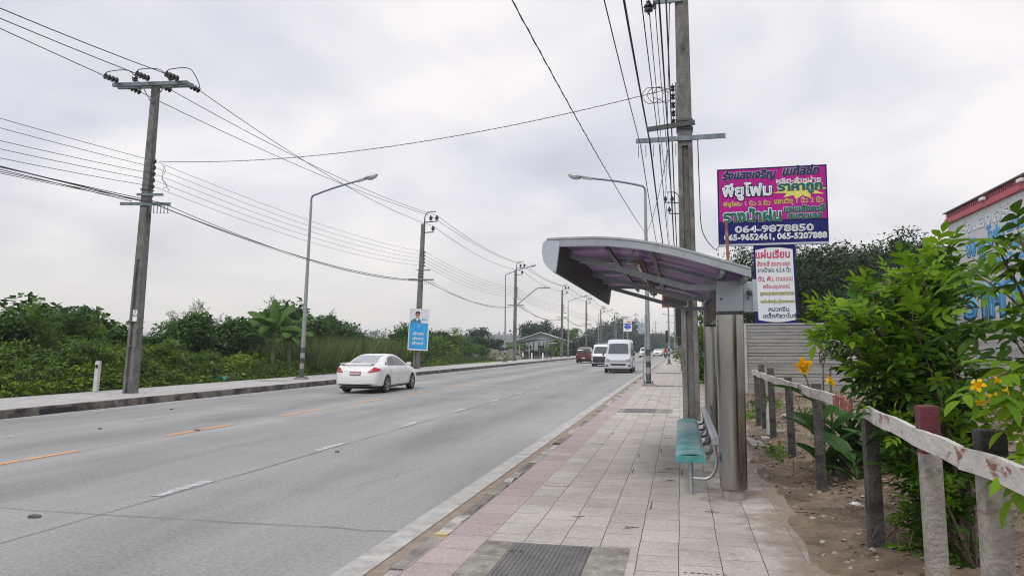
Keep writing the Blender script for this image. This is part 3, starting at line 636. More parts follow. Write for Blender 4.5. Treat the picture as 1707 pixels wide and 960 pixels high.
# single cables
cable(P1['lv4']+Vector((.1,0,0)), R0['lv4']+Vector((0,0,0)), .5, .008, 'long twisted cable crossing the road from the left pole to the big pole', None, n=40, m='cable_grey', twist=True)
cable((-2.45,-9,6.45), (-1.33,31.0,6.4), .5, .0075, 'twisted black cable coming overhead and ending at the near lamp post', None, n=60, twist=True)
cable((-1.3,31.0,6.35), R0['cm0']+Vector((0,0,-.1)), .35, .008, 'thin cable rising from the near lamp post to the big pole', None, m='cable_grey')
b = MB(); c0 = R0['lv0']+Vector((.35,0,-.15))
b.tube(smoothpts([(.45,16.4,6.2),(.50,17.5,5.3),(.62,20,4.7),(1.1,25,4.9),(1.4,28.5,5.3),(1.62,29.9,5.75)], 8), .012, 6)
tag(b.build('power_cable', M['cable'], smooth='all'), 'purplish drooping supply cable from the big pole to the magenta billboard', 'cable')
b = MB()
r = random.Random(9)
for k in range(3):
    c = R0['lv4']+Vector((-.12*k-.1,0,-.1)); b.tube(smoothpts([c+Vector((.24*math.cos(a)-.05, .05, .16*math.sin(a)+r.uniform(-.05,.05))) for a in [i*.7 for i in range(9)]], 4), .007, 5)
tag(b.build('cable_loop', M['cable']), 'tangle of loose black wire loops left of the big pole top', 'cable')
b = MB(); c = P1['lv2']+Vector((.25,0,0))
b.tube(smoothpts([c+Vector(v) for v in ((0,0,.3),(.12,0,.1),(0,0,-.15),(.15,0,-.35),(.3,0,-.6))], 4), .008, 5); b.tube(smoothpts([c+Vector(v) for v in ((.1,0,.25),(.0,0,-.1),(.2,0,-.4),(.05,0,-.5))], 4), .008, 5)
tag(b.build('cable_loop', M['cable_grey']), 'loose grey wire tails hanging beside the nearest left pole', 'cable')

# ---------------------------------------------------------------- street lamps
def paint_mat():
    m = bpy.data.materials.new('lamp post steel with painted bands'); m.use_nodes = True; t = m.node_tree; b = t.nodes['Principled BSDF']
    g = t.nodes.new('ShaderNodeTexCoord'); s = t.nodes.new('ShaderNodeSeparateXYZ'); t.links.new(g.outputs['Object'], s.inputs[0])
    n = t.nodes.new('ShaderNodeTexNoise'); n.inputs['Scale'].default_value = 9; n.inputs['Detail'].default_value = 6; t.links.new(g.outputs['Object'], n.inputs[0])
    a = t.nodes.new('ShaderNodeMath'); a.operation = 'MULTIPLY_ADD'; t.links.new(n.outputs[0], a.inputs[0]); a.inputs[1].default_value = .12; t.links.new(s.outputs[2], a.inputs[2])
    mr = t.nodes.new('ShaderNodeMapRange'); mr.inputs[1].default_value = 0; mr.inputs[2].default_value = 2; mr.clamp = True; t.links.new(a.outputs[0], mr.inputs[0])
    r = t.nodes.new('ShaderNodeValToRGB'); r.color_ramp.interpolation = 'CONSTANT'; t.links.new(mr.outputs[0], r.inputs[0]); e = r.color_ramp.elements
    e[0].position = 0; e[0].color = (.06,.075,.075,1); e[1].position = .27; e[1].color = (.34,.33,.32,1)
    for p, c in ((.40,(.04,.05,.05)),(.52,(.33,.33,.32)),(.64,(.05,.055,.06)),(.76,(.30,.33,.34))): q = e.new(p); q.color = (*c,1)
    nn = t.nodes.new('ShaderNodeMapRange'); nn.inputs[1].default_value = .4; nn.inputs[2].default_value = .7; nn.inputs[3].default_value = 0; nn.inputs[4].default_value = .5; t.links.new(n.outputs[0], nn.inputs[0])
    mx = t.nodes.new('ShaderNodeMixRGB'); t.links.new(nn.outputs[0], mx.inputs[0]); t.links.new(r.outputs[0], mx.inputs[1]); mx.inputs[2].default_value = (.22,.23,.23,1)
    t.links.new(mx.outputs[0], b.inputs['Base Color']); b.inputs['Roughness'].default_value = .5; b.inputs['Metallic'].default_value = .25; return m
M['lamp_post'] = paint_mat(); M['lens'] = mat('lamp glass', (.42,.43,.42), rough=.15)
M['lamp_blue'] = mat('blue grey painted pole', (.13,.15,.20), (.19,.21,.26), 5, .45, metal=.3)
def lamp(loc, side, h=8.3, arm=3.1, rise=.85, lean=0, label='', group='', foot=True):
    t = T('street_lamp', label, 'street lamp', loc, 0, group); t.rotation_euler = (0, lean, 0); s = side
    b = MB(); b.tube([(0,0,.02),(0,0,h*.3),(0,0,h*.6),(0,0,h-.25)], [.105,.095,.075,.055], 12); b.build('post', M['lamp_post'], t, smooth=True)
    b = MB(); b.tube(smoothpts([(0,0,h-.3),(0,0,h-.12),(s*.05,0,h+.02),(s*.22,0,h+.11),(s*arm*.5,0,h+.1+rise*.45),(s*arm,0,h+rise)], 6), .045, 8); b.build('arm', M['lamp_blue'], t, smooth=True)
    e = Vector((s*arm, 0, h+rise)); d = Vector((s*1, 0, rise/arm*.95)).normalized(); up = Vector((-d.z*s, 0, d.x*s)); up = up if up.z > 0 else -up
    Mx = Matrix(((d.x,0,up.x,e.x),(d.y,1 if s > 0 else -1,up.y,e.y),(d.z,0,up.z,e.z),(0,0,0,1)))
    def shell(b, zs, x0, x1, wd, n=10):
        vs = []; fs = []; k = 12
        for i in range(n+1):
            u = i/n; x = x0+(x1-x0)*u; f = math.sin(math.pi*min(.98, .12+.83*u))**.6
            for j in range(k+1): a = math.pi*j/k; vs.append(Mx @ Vector((x, wd*f*math.cos(a), zs*f*math.sin(a))))
        for i in range(n):
            for j in range(k): a = i*(k+1)+j; fs.append((a, a+1, a+k+2, a+k+1))
        b.add(vs, fs)
    b = MB(); shell(b, .12, .1, .78, .15); b.build('lamp_housing', M['steel_galv'], t, smooth='all')
    b = MB(); shell(b, -.15, .22, .76, .135); b.build('lamp_glass', M['lens'], t, smooth='all')
    b = MB(); b.box(-.25, .16, -.055, .055, -.06, .06, Mx, bev=.02); b.build('bracket', M['frame_grey'], t)
    if foot:
        b = MB(); b.box(-.26,.26,-.26,.26,-.08,.09, bev=.02); b.build('footing', M['conc_block'], t)
        b = MB(); b.box(-.18,.18,-.18,.18,.09,.112); b.build('base_plate', M['frame_dark'], t)
        for x in (-.15,.15):
            for y in (-.15,.15): b = MB(); b.cyl((x,y,.11),.018,.09,6); b.build('bolt', M['frame_dark'], t)
    return t
g1 = 'street lamps along the far pavement'; g2 = 'street lamps along the near pavement'
lamp((-17.27,32.21,.2), 1, 8.6, 2.55, .80, R(2.2), 'tall street lamp leaning over the far pavement beside the banana plant', g1)
for (x, y, l) in ((-17.6,75.5,'second street lamp from the left, just before the pole with its own lamp arm'),(-17.7,121,'street lamp beside the pole right of the gabled house'),(-17.7,168,'small far street lamp between the red car and the white van'),(-17.7,215,'tiny farthest street lamp of the left row, above the white van')):
    lamp((x,y,.2), 1, 9.0, 2.5, .8, R(.3), l, g1)
lamp((-1.27,31.15,.12), -1, 8.15, 2.45, .55, R(-.2), 'street lamp with black painted bands on the near pavement beyond the shelter', g2)
for (x, y, l) in ((-1.0,71.6,'second street lamp along the near pavement, a black panel on its post'),(-.8,119.5,'third street lamp along the near pavement'),(-.62,165,'fourth small street lamp along the near pavement'),(-.6,215,'tiny fifth street lamp along the near pavement')):
    lamp((x,y,.12), -1, 8.15, 2.3, .6, 0, l, g2)
# lamp arm on the third left pole
t = T('street_lamp', 'lamp on a slanting arm clamped to a far concrete pole', 'street lamp', (-18.1,83.3,.2))
b = MB(); b.tube(smoothpts([(.1,0,6.2),(.3,0,6.5),(2.3,0,8.1),(2.9,0,8.25)], 5), .05, 7); b.build('arm', M['lamp_blue'], t, smooth=True)
b = MB(); b.box(2.8,3.9,-.14,.14,8.19,8.33, bev=.04); b.build('lamp_housing', M['steel_galv'], t)
b = MB(); b.box(2.95,3.8,-.1,.1,8.165,8.188); b.build('lamp_glass', M['lens'], t)
# painted cable guard on the near lamp post
b = MB(); b.tube(smoothpts([(-1.45,31.0,.13),(-1.47,31.0,.9),(-1.38,31.0,1.7),(-1.36,31.0,3.0)], 6), .03, 7); tag(b.build('conduit_pipe', M['frame_grey'], smooth=True), 'thin grey conduit leaning on the banded near lamp post', 'pipe')
# black sign backs on the near poles
def signback(name, x0, x1, y, z0, z1, label, rim=None):
    t = T(name, label, 'sign panel', ((x0+x1)/2, y, (z0+z1)/2)); w = (x1-x0)/2; h = (z1-z0)/2
    b = MB(); b.box(-w,w,0,.03,-h,h); b.build('panel', M['black'], t)
    b = MB()
    for a, c, d, e in ((-w-.03,w+.03,-h-.03,-h),(-w-.03,w+.03,h,h+.03),(-w-.03,-w,-h,h),(w,w+.03,-h,h)): b.box(a,c,-.01,.04,d,e)
    b.build('frame', rim or M['frame_dark'], t); return t
M['rust'] = mat('rusty steel', (.16,.06,.03), (.34,.15,.08), 9, .85, stain=(.45,.38,.33), sscale=4)
signback('sign_panel', -.33, .16, 16.35, 2.54, 2.98, 'black sign back with rusty rim hanging left of the big pole', M['rust'])
signback('sign_panel', -.12, .28, 27, 2.05, 3.3, 'tall black sign back behind the big pole, under the rusty-rimmed one')
signback('sign_panel', -.10, .28, 38, 1.8, 2.35, 'small black sign back lowest behind the big pole')
signback('sign_panel', -1.28, -1.1, 71.3, 2.2, 3.25, 'narrow black panel fixed on the second near street lamp')

# poster on the second left pole
M['poster_blue'] = mat('poster blue', (.015,.30,.66), (.02,.34,.70), 3, .4); M['poster_grey'] = mat('poster pale grey', (.60,.62,.66), (.68,.69,.72), 2, .4)
t = T('campaign_poster', 'blue and white poster of a man in a suit, on the pole behind the car', 'poster', (-18.0,50.15,1.55)); t.rotation_euler = (0, R(3), 0)
W2, H2 = .72, 1.42
b = MB(); b.box(-W2,W2,-.02,.02,-H2+1.4,H2+1.4); b.build('board', M['poster_grey'], t)
b = MB(); b.box(-W2+.05,W2-.05,-.026,-.02,-H2+1.45,1.4+.45); b.build('blue_field', M['poster_blue'], t)
b = MB()
for a,c,d,e in ((-W2-.02,W2+.02,H2+1.4,H2+1.44),(-W2-.02,W2+.02,-H2+1.36,-H2+1.4),(-W2-.02,-W2+.02,-H2+1.4,H2+1.4),(W2-.02,W2+.02,-H2+1.4,H2+1.4)): b.box(a,c,-.034,.03,d,e)
b.build('frame', M['white'], t)
b = MB(); b.tube([(-.25,.06,-.25),(-.25,.06,2.9)], .03, 6); b.tube([(-.5,.06,-.25),(-.5,.06,2.0)], .025, 6); b.build('wooden_strut', mat('raw wood', (.3,.24,.17),(.4,.33,.24),6,.9), t)
def flat(poly, m, y, name, par): b = MB(); b.prism(poly, y, y+.004); return b.build(name, m, par)
M['suit'] = mat('suit teal grey', (.05,.20,.27)); M['skin'] = mat('printed skin', (.48,.25,.17)); M['hair'] = mat('hair black', (.015,.012,.012))
flat([(-.62,1.86),(-.6,2.0),(-.42,2.12),(-.27,2.2),(-.08,2.2),(.08,2.1),(.17,1.86)], M['suit'], -.030, 'printed_suit', t)
flat([(-.25,2.18),(-.15,1.98),(-.03,2.16)], M['white'], -.032, 'printed_shirt', t)
flat([(-.13+.135*math.cos(a), 2.38+.19*math.sin(a)) for a in [i*math.pi/9 for i in range(18)]]+[], M['skin'], -.034, 'printed_face', t)
flat([(-.28,2.36),(-.3,2.52),(-.24,2.64),(-.1,2.68),(.03,2.62),(.05,2.46),(.01,2.38),(-.02,2.52),(-.2,2.53),(-.24,2.46)], M['hair'], -.038, 'printed_hair', t)
b = MB(); b.box(-.24,-.02,-.039,-.036,2.40,2.415); b.box(-.22,-.15,-.039,-.036,2.37,2.40); b.box(-.11,-.04,-.039,-.036,2.37,2.40); b.build('printed_glasses', M['hair'], t)
b = MB(); b.lathe([(.07,0),(.085,0),(.085,.004),(.07,.004)], 20, Matrix.Translation((0,-.03,1.68)) @ Matrix.Rotation(R(90),4,'X'), close=False); b.build('printed_emblem', M['white'], t)
for s_, z in (('สร้างเงิน',1.12),('สร้างงาน',.78),('สร้างชาติ',.45)): text(s_, -.42, .40, z, .24, M['white'], t, y=-.03, bold=.04)
text('สร้าง', .18, .58, 2.12, .13, M['poster_blue'], t, y=-.024)
# ---------------------------------------------------------------- bus shelter
def rrect(w, d, r, n=5):
    o = []
    for cx, cy, a0 in ((w-r,d-r,0),(-w+r,d-r,90),(-w+r,-d+r,180),(w-r,-d+r,270)):
        for i in range(n+1): a = R(a0+90*i/n); o.append((cx+r*math.cos(a), cy+r*math.sin(a)))
    return o
def pc_mat():
    m = bpy.data.materials.new('purple tinted polycarbonate'); m.use_nodes = True; t = m.node_tree; b = t.nodes['Principled BSDF']; o = t.nodes['Material Output']
    g = t.nodes.new('ShaderNodeTexCoord'); mp = t.nodes.new('ShaderNodeMapping'); mp.inputs['Scale'].default_value = (.6,1.5,1); t.links.new(g.outputs['Object'], mp.inputs[0])
    n = t.nodes.new('ShaderNodeTexNoise'); n.inputs['Scale'].default_value = 2.2; n.inputs['Detail'].default_value = 7; t.links.new(mp.outputs[0], n.inputs[0])
    r = t.nodes.new('ShaderNodeValToRGB'); r.color_ramp.elements[0].position = .35; r.color_ramp.elements[0].color = (.19,.135,.22,1); r.color_ramp.elements[1].position = .65; r.color_ramp.elements[1].color = (.38,.29,.39,1); t.links.new(n.outputs[0], r.inputs[0])
    t.links.new(r.outputs[0], b.inputs['Base Color']); b.inputs['Roughness'].default_value = .35
    tr = t.nodes.new('ShaderNodeBsdfTranslucent'); t.links.new(r.outputs[0], tr.inputs[0]); mx = t.nodes.new('ShaderNodeMixShader'); mx.inputs[0].default_value = .58
    t.links.new(b.outputs[0], mx.inputs[1]); t.links.new(tr.outputs[0], mx.inputs[2]); t.links.new(mx.outputs[0], o.inputs[0]); return m
M['pc'] = pc_mat()
SX, SY0, SY1 = .51, 8.1, 12.5
t = T('bus_shelter', 'bus shelter with curved purple roof cantilevered from stainless steel columns', 'bus shelter', (SX, (SY0+SY1)/2, .12)); cy = (SY0+SY1)/2
sh = t
for k, y in enumerate((SY0-cy, SY1-cy)):
    b = MB(); b.prism(rrect(.137,.137,.125,12), .11, 1.87, 'z'); col = b.build('column', M['steel_brushed'], t, smooth=60)
    col.location = (0, y, 0)
    b = MB(); b.prism(rrect(.112,.112,.09,8), -.03, .11, 'z'); b.build('concrete_foot', M['conc_block'], col)
    b = MB(); b.prism(rrect(.115,.115,.03), 1.87, 1.91, 'z'); b.build('neck', M['frame_dark'], col)
    b = MB(); b.box(.02,.023,-.1378,-.136,.08,1.86); b.build('seam', M['frame_dark'], col)
    b = MB(); b.box(-.13,.13,-.13,.13,1.905,2.215, bev=.012); bx = b.build('junction_box', M['box_grey'], t, smooth=30); bx.location = (0,y,0)
    b = MB(); b.tube([(-.09,-.131,2.03),(-.09,-.14,2.03)], .012, 10); b.build('lock', M['frame_dark'], bx)
b = MB(); b.box(.132,.24,SY0-cy-.10,SY0-cy+.16,1.90,2.21, bev=.008); b.box(.22,.27,SY0-cy-.115,SY0-cy-.10,1.90,2.23); ep = b.build('electric_panel', M['box_grey'], t, smooth=30)
b = MB(); b.lathe([(.02,0),(.03,.02),(.03,.05),(.012,.07)], 10, Matrix.Translation((.19,SY0-cy-.10,2.09)) @ Matrix.Rotation(R(90),4,'X')); b.tube([(.17,SY0-cy-.12,2.05),(.18,SY0-cy-.13,2.02)], .008, 6); b.build('socket', M['frame_dark'], ep)
# roof arch profile in (x, z), relative to the column line and the foot level
prof = smoothpts([(-1.80,0,2.60),(-1.6,0,2.605),(-1.27,0,2.60),(-.97,0,2.57),(-.68,0,2.515),(-.40,0,2.44),(-.12,0,2.35),(.16,0,2.26)], 5)
ya, yb = 7.4-cy, 13.2-cy
def archbar(b, y, w, h, dz=0, i0=0, i1=None):
    P = prof[i0:i1]; vs = []; 
    for p in P: vs += [(p.x,y-w/2,p.z+dz),(p.x,y+w/2,p.z+dz),(p.x,y+w/2,p.z+dz-h),(p.x,y-w/2,p.z+dz-h)]
    fs = [(0,1,2,3), tuple(len(P)*4-4+q for q in (3,2,1,0))]
    for i in range(len(P)-1):
        for k in range(4): a = i*4+k; c = i*4+(k+1)%4; fs.append((a,c,c+4,a+4))
    b.add(vs, fs)
for k in range(5):
    y = ya+(yb-ya)*k/4; b = MB(); archbar(b, y, .06 if k not in (0,4) else .05, .055 if k else .075, .012 if k in (0,4) else -.014); b.build('arch_rib', M['frame_grey'], t)
for y in (ya-.028, yb+.03): b = MB(); archbar(b, y, .012, .02, .03); b.build('edge_trim', M['steel_galv'], t)
for k in range(4):
    y0 = ya+(yb-ya)*k/4+.026; y1 = ya+(yb-ya)*(k+1)/4-.026; b = MB(); archbar(b, (y0+y1)/2, y1-y0, .007, 0, 1, None); b.build('roof_panel', M['pc'], t)
# front fascia: curved aluminium box along the road side
fp = [(-1.80,2.615),(-1.84,2.58),(-1.85,2.49),(-1.835,2.40),(-1.80,2.34),(-1.75,2.295),(-1.71,2.285),(-1.70,2.34),(-1.67,2.56),(-1.67,2.60)]
b = MB(); b.prism(fp, ya+.02, yb-.02); b.build('front_fascia', M['frame_dark'], t, smooth=40)
for yy in (ya-.03, yb-.02): b = MB(); b.prism([(x*1.0, z) for x, z in fp], yy, yy+.05); b.build('fascia_end_cap', M['box_grey'], t)
for k, y in enumerate((SY0-cy, (SY0+SY1)/2-cy, SY1-cy)):
    ct = 2.165 if k != 1 else 2.19
    b = MB(); b.bar((-1.68,y,2.545),(-.42,y,ct), .045, .06); b.bar((-.42,y,ct),(-.12,y,ct), .045, .06); b.build('cantilever_arm', M['frame_grey'], t)
    b = MB(); b.bar((-.10,y,2.20),(.02,y,2.36), .035, .05); b.bar((.10,y,2.20),(.15,y,2.26), .035, .05); b.bar((-.02,y,2.33),(.11,y,2.22),.03,.04); b.build('brace', M['frame_grey'], t)
for x, z in ((-1.2,2.54),(-.75,2.46),(-.1,2.28),(.12,2.22)):
    b = MB(); b.box(x-.02,x+.02,ya+.03,yb-.03,z-.04,z); b.build('purlin', M['frame_dark'] if x < -.1 else M['frame_grey'], t)
for x, z in ((-.92,2.43),):
    for q in range(2):
        y0 = ya+.5+q*2.6; b = MB(); b.box(x-.05,x+.05,y0,y0+2.3,z-.02,z+.03); L_ = b.build('lamp_fixture', mat('rusted lamp tray',(.10,.075,.05),(.34,.29,.22),14,.8,stain=(.05,.035,.025),sscale=9), t)
        b = MB(); b.tube([(x,y0+.05,z-.04),(x,y0+2.25,z-.04)], .018, 8); b.build('tube', M['lens'], L_)
b = MB(); b.bar((-1.02,ya+.35,2.40),(-.93,ya+.38,2.58),.012,.012); b.build('hanger_rod', M['frame_grey'], t)
b = MB(); b.box(-.12,-.085,SY0-cy+.02,SY1-cy-.14,1.88,2.13); b.build('beam_panel', mat('weathered dark board',(.07,.055,.045),(.17,.14,.12),5,.8,stretch=(1,.3,1)), t)
b = MB(); b.box(-.085,.12,SY0-cy+.13,SY1-cy-.13,2.06,2.14); b.build('main_beam', M['frame_dark'], t)

# bench
M['teal'] = mat('worn teal plastic', (.025,.21,.225), (.05,.29,.29), 6, .4, stain=(.26,.36,.355), sscale=1.3, spos=(.44,.62))
t = T('bench', 'teal ribbed plastic bench on bent steel tube legs beside the shelter column', 'bench', (.09, 10.2, .12))
def seat_z(x): return .43+.035*math.cos((x)/.155*1.3) 
b = MB()
nr = 46
y0, y1 = -2.05, 2.05
def sx_(u, v):
    x = -.155+.31*u; y = y0+(y1-y0)*v; return (x, y, .395+.035*math.sin(math.pi*u)**.5+.004*(1 if int(v*nr*2) % 2 else -1))
b.grid(sx_, 8, nr*2)
b.box(-.155,.155,y0,y1,.345,.394)
b.box(-.157,.157,y0-.014,y0,.34,.415, bev=.01)
b.build('seat', M['teal'], t, smooth=25)
for i in range(4):
    y = -1.95+i*1.3; b = MB(); b.tube([(0,y,0),(0,y,.345)], .024, 10); b.build('leg', M['steel_galv'], t, smooth=True)
    b = MB(); b.tube(smoothpts([(.02,y,.17),(.16,y,.17),(.235,y,.24),(.265,y,.36),(.245,y,.50),(.25,y,.55)], 6), .021, 8); b.build('back_arm', M['steel_galv'], t, smooth=True)
    b = MB(); b.box(-.07,.07,y-.03,y+.03,.33,.3449); b.build('bracket', mat('rust brown bracket',(.12,.05,.03),(.2,.1,.07),9,.8), t)
for i in range(5): y = -1.62+i*.8; b = MB(); b.tube(smoothpts([(.14,y,.38),(.22,y,.40),(.25,y,.47),(.25,y,.56)], 5), .016, 7); b.build('back_arm', M['frame_dark'], t, smooth=True)
b = MB(); b.tube([(.255,-2.08,.575),(.255,2.05,.575)], .042, 14); b.build('back_rail', M['steel_galv'], t, smooth=True)

# ---------------------------------------------------------------- roadside fence
M['post_old'] = mat('blackened concrete post', (.02,.02,.019), (.12,.112,.10), 4, .95, bump=.9, bscale=35, stain=(.30,.28,.25), sscale=5, spos=(.62,.75), detail=9)
M['post_new'] = mat('bare concrete post', (.20,.185,.155), (.36,.34,.30), 6, .95, bump=.8, bscale=45, stain=(.08,.072,.06), sscale=4, spos=(.55,.7), detail=9)
M['rail'] = mat('peeling white over rust red paint', (.44,.42,.39), (.60,.58,.55), 5, .7, bump=.5, bscale=25, stain=(.22,.085,.05), sscale=11, spos=(.54,.62), detail=9, stretch=(1,.5,1))
M['rail_red'] = mat('red and white rail paint', (.24,.06,.045), (.34,.09,.06), 6, .7, bump=.5, bscale=25, stain=(.6,.58,.55), sscale=9, spos=(.55,.6), detail=9)
t = T('roadside_fence', 'low fence of concrete posts carrying a peeling white and rust-red rail', 'fence', (1.4, 9, .12))
posts = [(1.30,3.62,1.30,.10,0),(1.31,4.45,1.34,.095,1),(1.395,6.14,1.12,.10,2),(1.45,8.65,1.27,.095,2),(1.45,10.8,1.26,.09,2),(1.45,12.9,1.33,.09,2),(1.45,14.1,1.36,.09,2),(1.45,15.2,1.22,.09,2)]
r = random.Random(4)
for x, y, z, w, k in posts:
    b = MB(); b.box(-w/2, w/2, -w/2, w/2, -.25, z-.12, bev=.012)
    # taper & lean
    o = b.build('post', [M['post_new'], M['post_new'], M['post_old']][k], t, smooth=30); o.location = (x-1.4, y-9, 0); o.rotation_euler = (r.gauss(0,.012), -.022+r.gauss(0,.008) if k == 2 else (-.018 if k == 1 else -.012), r.gauss(0,.05))
    if k == 1:
        o['label'] = 'post with a dark red painted top'; b = MB(); b.box(-w/2-.002,w/2+.002,-w/2-.002,w/2+.002,z-.12-.25,z-.117, bev=.012); b.build('painted_top', mat('dark maroon paint',(.06,.015,.02),(.17,.03,.045),9,.6,bump=.4), o)
    if k == 0:
        o['label'] = 'nearest post, black at its top'; b = MB(); b.box(-w/2-.002,w/2+.002,-w/2-.002,w/2+.002,z-.12-.17,z-.117, bev=.012); b.build('blackened_top', mat('black mould',(.012,.012,.011),(.07,.065,.06),12,.95,bump=1,bscale=40), o)
        for zz in (.55, .84): b = MB(); b.tube([(-w/2-.004,-w/2-.004,zz),(w/2+.004,-w/2-.004,zz+.03),(w/2+.004,w/2+.004,zz+.02),(-w/2-.004,w/2+.004,zz),(-w/2-.004,-w/2-.004,zz)], .0022, 5); b.build('wire_tie', M['rust'], o)
        for q in ((-.05,.0,.07,-.05),(-.05,-.05,.06,.02),(0,-.07,.02,.05)): b = MB(); b.tube([(-w/2+q[0],-w/2-.01,.30+q[1]),(-w/2+q[2]+.04,-w/2-.03,.30+q[3])], .003, 5); b.build('wire_barb', M['rust'], o)
def railseg(x0, y0, z0, x1, y1, z1, m):
    b = MB(); n = 10; 
    P = [Vector((x0+(x1-x0)*i/n-1.4, y0+(y1-y0)*i/n-9, z0+(z1-z0)*i/n-.12+.006*math.sin(i*1.7))) for i in range(n+1)]
    for i in range(n): b.bar(P[i], P[i+1], .028, .095)
    return b.build('rail', m, t)
railseg(1.17,1.6,1.205,1.205,3.72,1.17,M['rail']); railseg(1.205,3.72,1.17,1.325,6.35,1.19,M['rail']); railseg(1.325,6.35,1.19,1.36,7.35,1.18,M['rail_red']); railseg(1.36,7.35,1.18,1.375,12.0,1.17,M['rail']); railseg(1.375,12.0,1.17,1.37,15.4,1.19,M['rail'])
b = MB(); b.lathe([(.07,-.1),(.065,.5),(.05,.62),(.0,.64)], 10, Matrix.Translation((1.46,13.35,.12)), close=False); b.box(1.28,1.62,12.95,13.4,.05,.2, bev=.03)
tag(b.build('concrete_marker', mat('whitewashed concrete',(.42,.42,.40),(.62,.62,.6),5,.9,stain=(.2,.19,.17),sscale=4), smooth=30), 'short whitewashed marker post on a concrete block beside the fence posts', 'marker post')
b = MB(); b.box(1.05,1.25,12.2,15.5,.08,.16); tag(b.build('edging_slab', M['conc_block']), 'rough concrete edging between pavement and dirt', 'edging')

# ---------------------------------------------------------------- precast panel wall
M['panel'] = mat('grey precast concrete', (.23,.23,.225), (.31,.31,.30), 2.5, .85, bump=.3, bscale=18, stain=(.13,.125,.115), sscale=1.3, spos=(.5,.75), stretch=(.5,1,2))
M['panel_post'] = mat('light precast post', (.34,.34,.335), (.44,.44,.43), 4, .85, stain=(.25,.245,.235), sscale=2)
t = T('panel_wall', 'grey precast concrete wall of ribbed planks and slim posts behind the dirt lot', 'wall', (2.15, 27, .1))
for i in range(6):
    x = i*3.52; b = MB(); b.box(x-.09,x+.09,-.10,.08,-.4,2.38, bev=.02); b.build('wall_post', M['panel_post'], t)
for i in range(5):
    b = MB(); x0 = i*3.52+.092; x1 = (i+1)*3.52-.092
    for k in range(6):
        z0 = .22+k*.352; 
        for q, (a, c, d) in enumerate(((.006,.098,.0),(.108,.216,-.02),(.226,.342,.0))): b.box(x0,x1,-.03+d,.03,z0+a,z0+c, bev=.01)
    b.build('wall_panel', M['panel'], t)
b = MB(); b.box(.092,17.5,-.06,.06,-.4,.215); b.build('plinth', M['conc_block'], t)
b = MB(); b.box(-.1,17.7,-.06,.08,2.342,2.392); b.build('coping', M['panel_post'], t)
# the same wall goes on along the pavement further back
t = T('panel_wall', 'stretch of the concrete wall running away behind the big pole', 'wall', (2.15, 27.3, .1))
b = MB(); 
for k in range(6): b.box(-.03,.03,.1,26,.22+k*.352,.565+k*.352, bev=.01)
b.build('wall_panel', M['panel'], t)

# ---------------------------------------------------------------- billboard
M['magenta'] = mat('magenta print', (.38,.003,.21), (.43,.005,.25), 1.5, .6, spec=.2); M['navy'] = mat('navy print', (.006,.009,.11), (.009,.012,.14), 2, .6, spec=.2)
M['txt_w'] = mat('white lettering', (.68,.72,.76), rough=.5); M['txt_g'] = mat('green lettering', (.0,.12,.10), rough=.5); M['txt_n'] = mat('navy lettering', (.005,.01,.10), rough=.5)
M['txt_y'] = mat('yellow lettering', (.62,.62,.12), rough=.5); M['txt_r'] = mat('red lettering', (.55,.01,.09), rough=.5); M['txt_b'] = mat('blue lettering', (.08,.34,.62), rough=.5); M['txt_wg'] = mat('pale green outline', (.55,.85,.78), rough=.5)
t = T('billboard', 'magenta and navy metal-sheet shop billboard with phone numbers on a blue panel post', 'billboard', (3.55, 30, 0))
BW, z0, z1 = 1.98, 5.66, 8.58; HT = z1-z0
b = MB(); b.box(-BW,BW,.02,.14,z0,z1); b.build('board', M['navy'], t)
b = MB(); b.box(-BW+.02,BW-.02,.004,.02,z0+HT*.305,z1-.02); b.build('magenta_field', M['magenta'], t)
b = MB(); b.box(-BW-.03,BW+.03,-.02,.16,z0-.075,z0-.001); b.build('bottom_rail', M['box_grey'], t)
b = MB(); b.box(-BW-.03,-BW-.001,-.01,.15,z0,z1); b.box(BW+.001,BW+.03,-.01,.15,z0,z1); b.box(-BW-.03,BW+.03,-.01,.15,z1+.001,z1+.03); b.build('frame', M['navy'], t)
X = lambda u: -BW+(u-110)/(1262-110)*2*BW
Z = lambda v: z1-(v-75)/(862-75)*HT
def tx(s, u0, u1, v, hpx, m, **k): return text(s, X(u0), X(u1), Z(v), hpx/787*HT, m, t, y=-.004, **k)
st = MB(); pts = []
for i in range(22):
    a = 2*math.pi*i/22; q = 1 if i % 2 == 0 else .62; pts.append((X(985)+.92*q*math.cos(a)*(1.0 if i % 4 else 1.12), Z(312)+.34*q*math.sin(a)*1.15))
st.prism(pts, -.001, .003); st.build('starburst', M['txt_y'], t)
tx('รุ่งแสงเจริญ', 145, 745, 140, 140, M['txt_n'], bold=.05, outline=.072, om=M['txt_w'], slant=.25)
tx('เมทัลชีท', 800, 1200, 112, 110, M['txt_n'], bold=.05, outline=.072, om=M['txt_w'], slant=.25)
tx('พียูโฟม', 140, 700, 315, 210, M['txt_w'], bold=.05, outline=.09, om=M['txt_n'])
tx('ผลิต-จำหน่าย', 735, 1210, 212, 62, M['txt_w'], bold=.04)
tx('ราคาถูก', 745, 1225, 300, 120, M['txt_g'], bold=.045, outline=.085, om=M['txt_w'])
tx('พียูโฟม 1 นิ้ว 2 นิ้ว', 160, 670, 445, 70, M['txt_y'], bold=.03)
tx('แซนวิช 1 นิ้ว 2 นิ้ว', 710, 1228, 425, 64, M['txt_y'], bold=.03)
tx('รางน้ำฝน', 148, 790, 560, 165, M['txt_g'], bold=.04, outline=.08, om=M['txt_wg'])
tx('แผ่นสังกะสี', 805, 1245, 508, 88, M['txt_g'], bold=.045, outline=.07, om=M['txt_wg'])
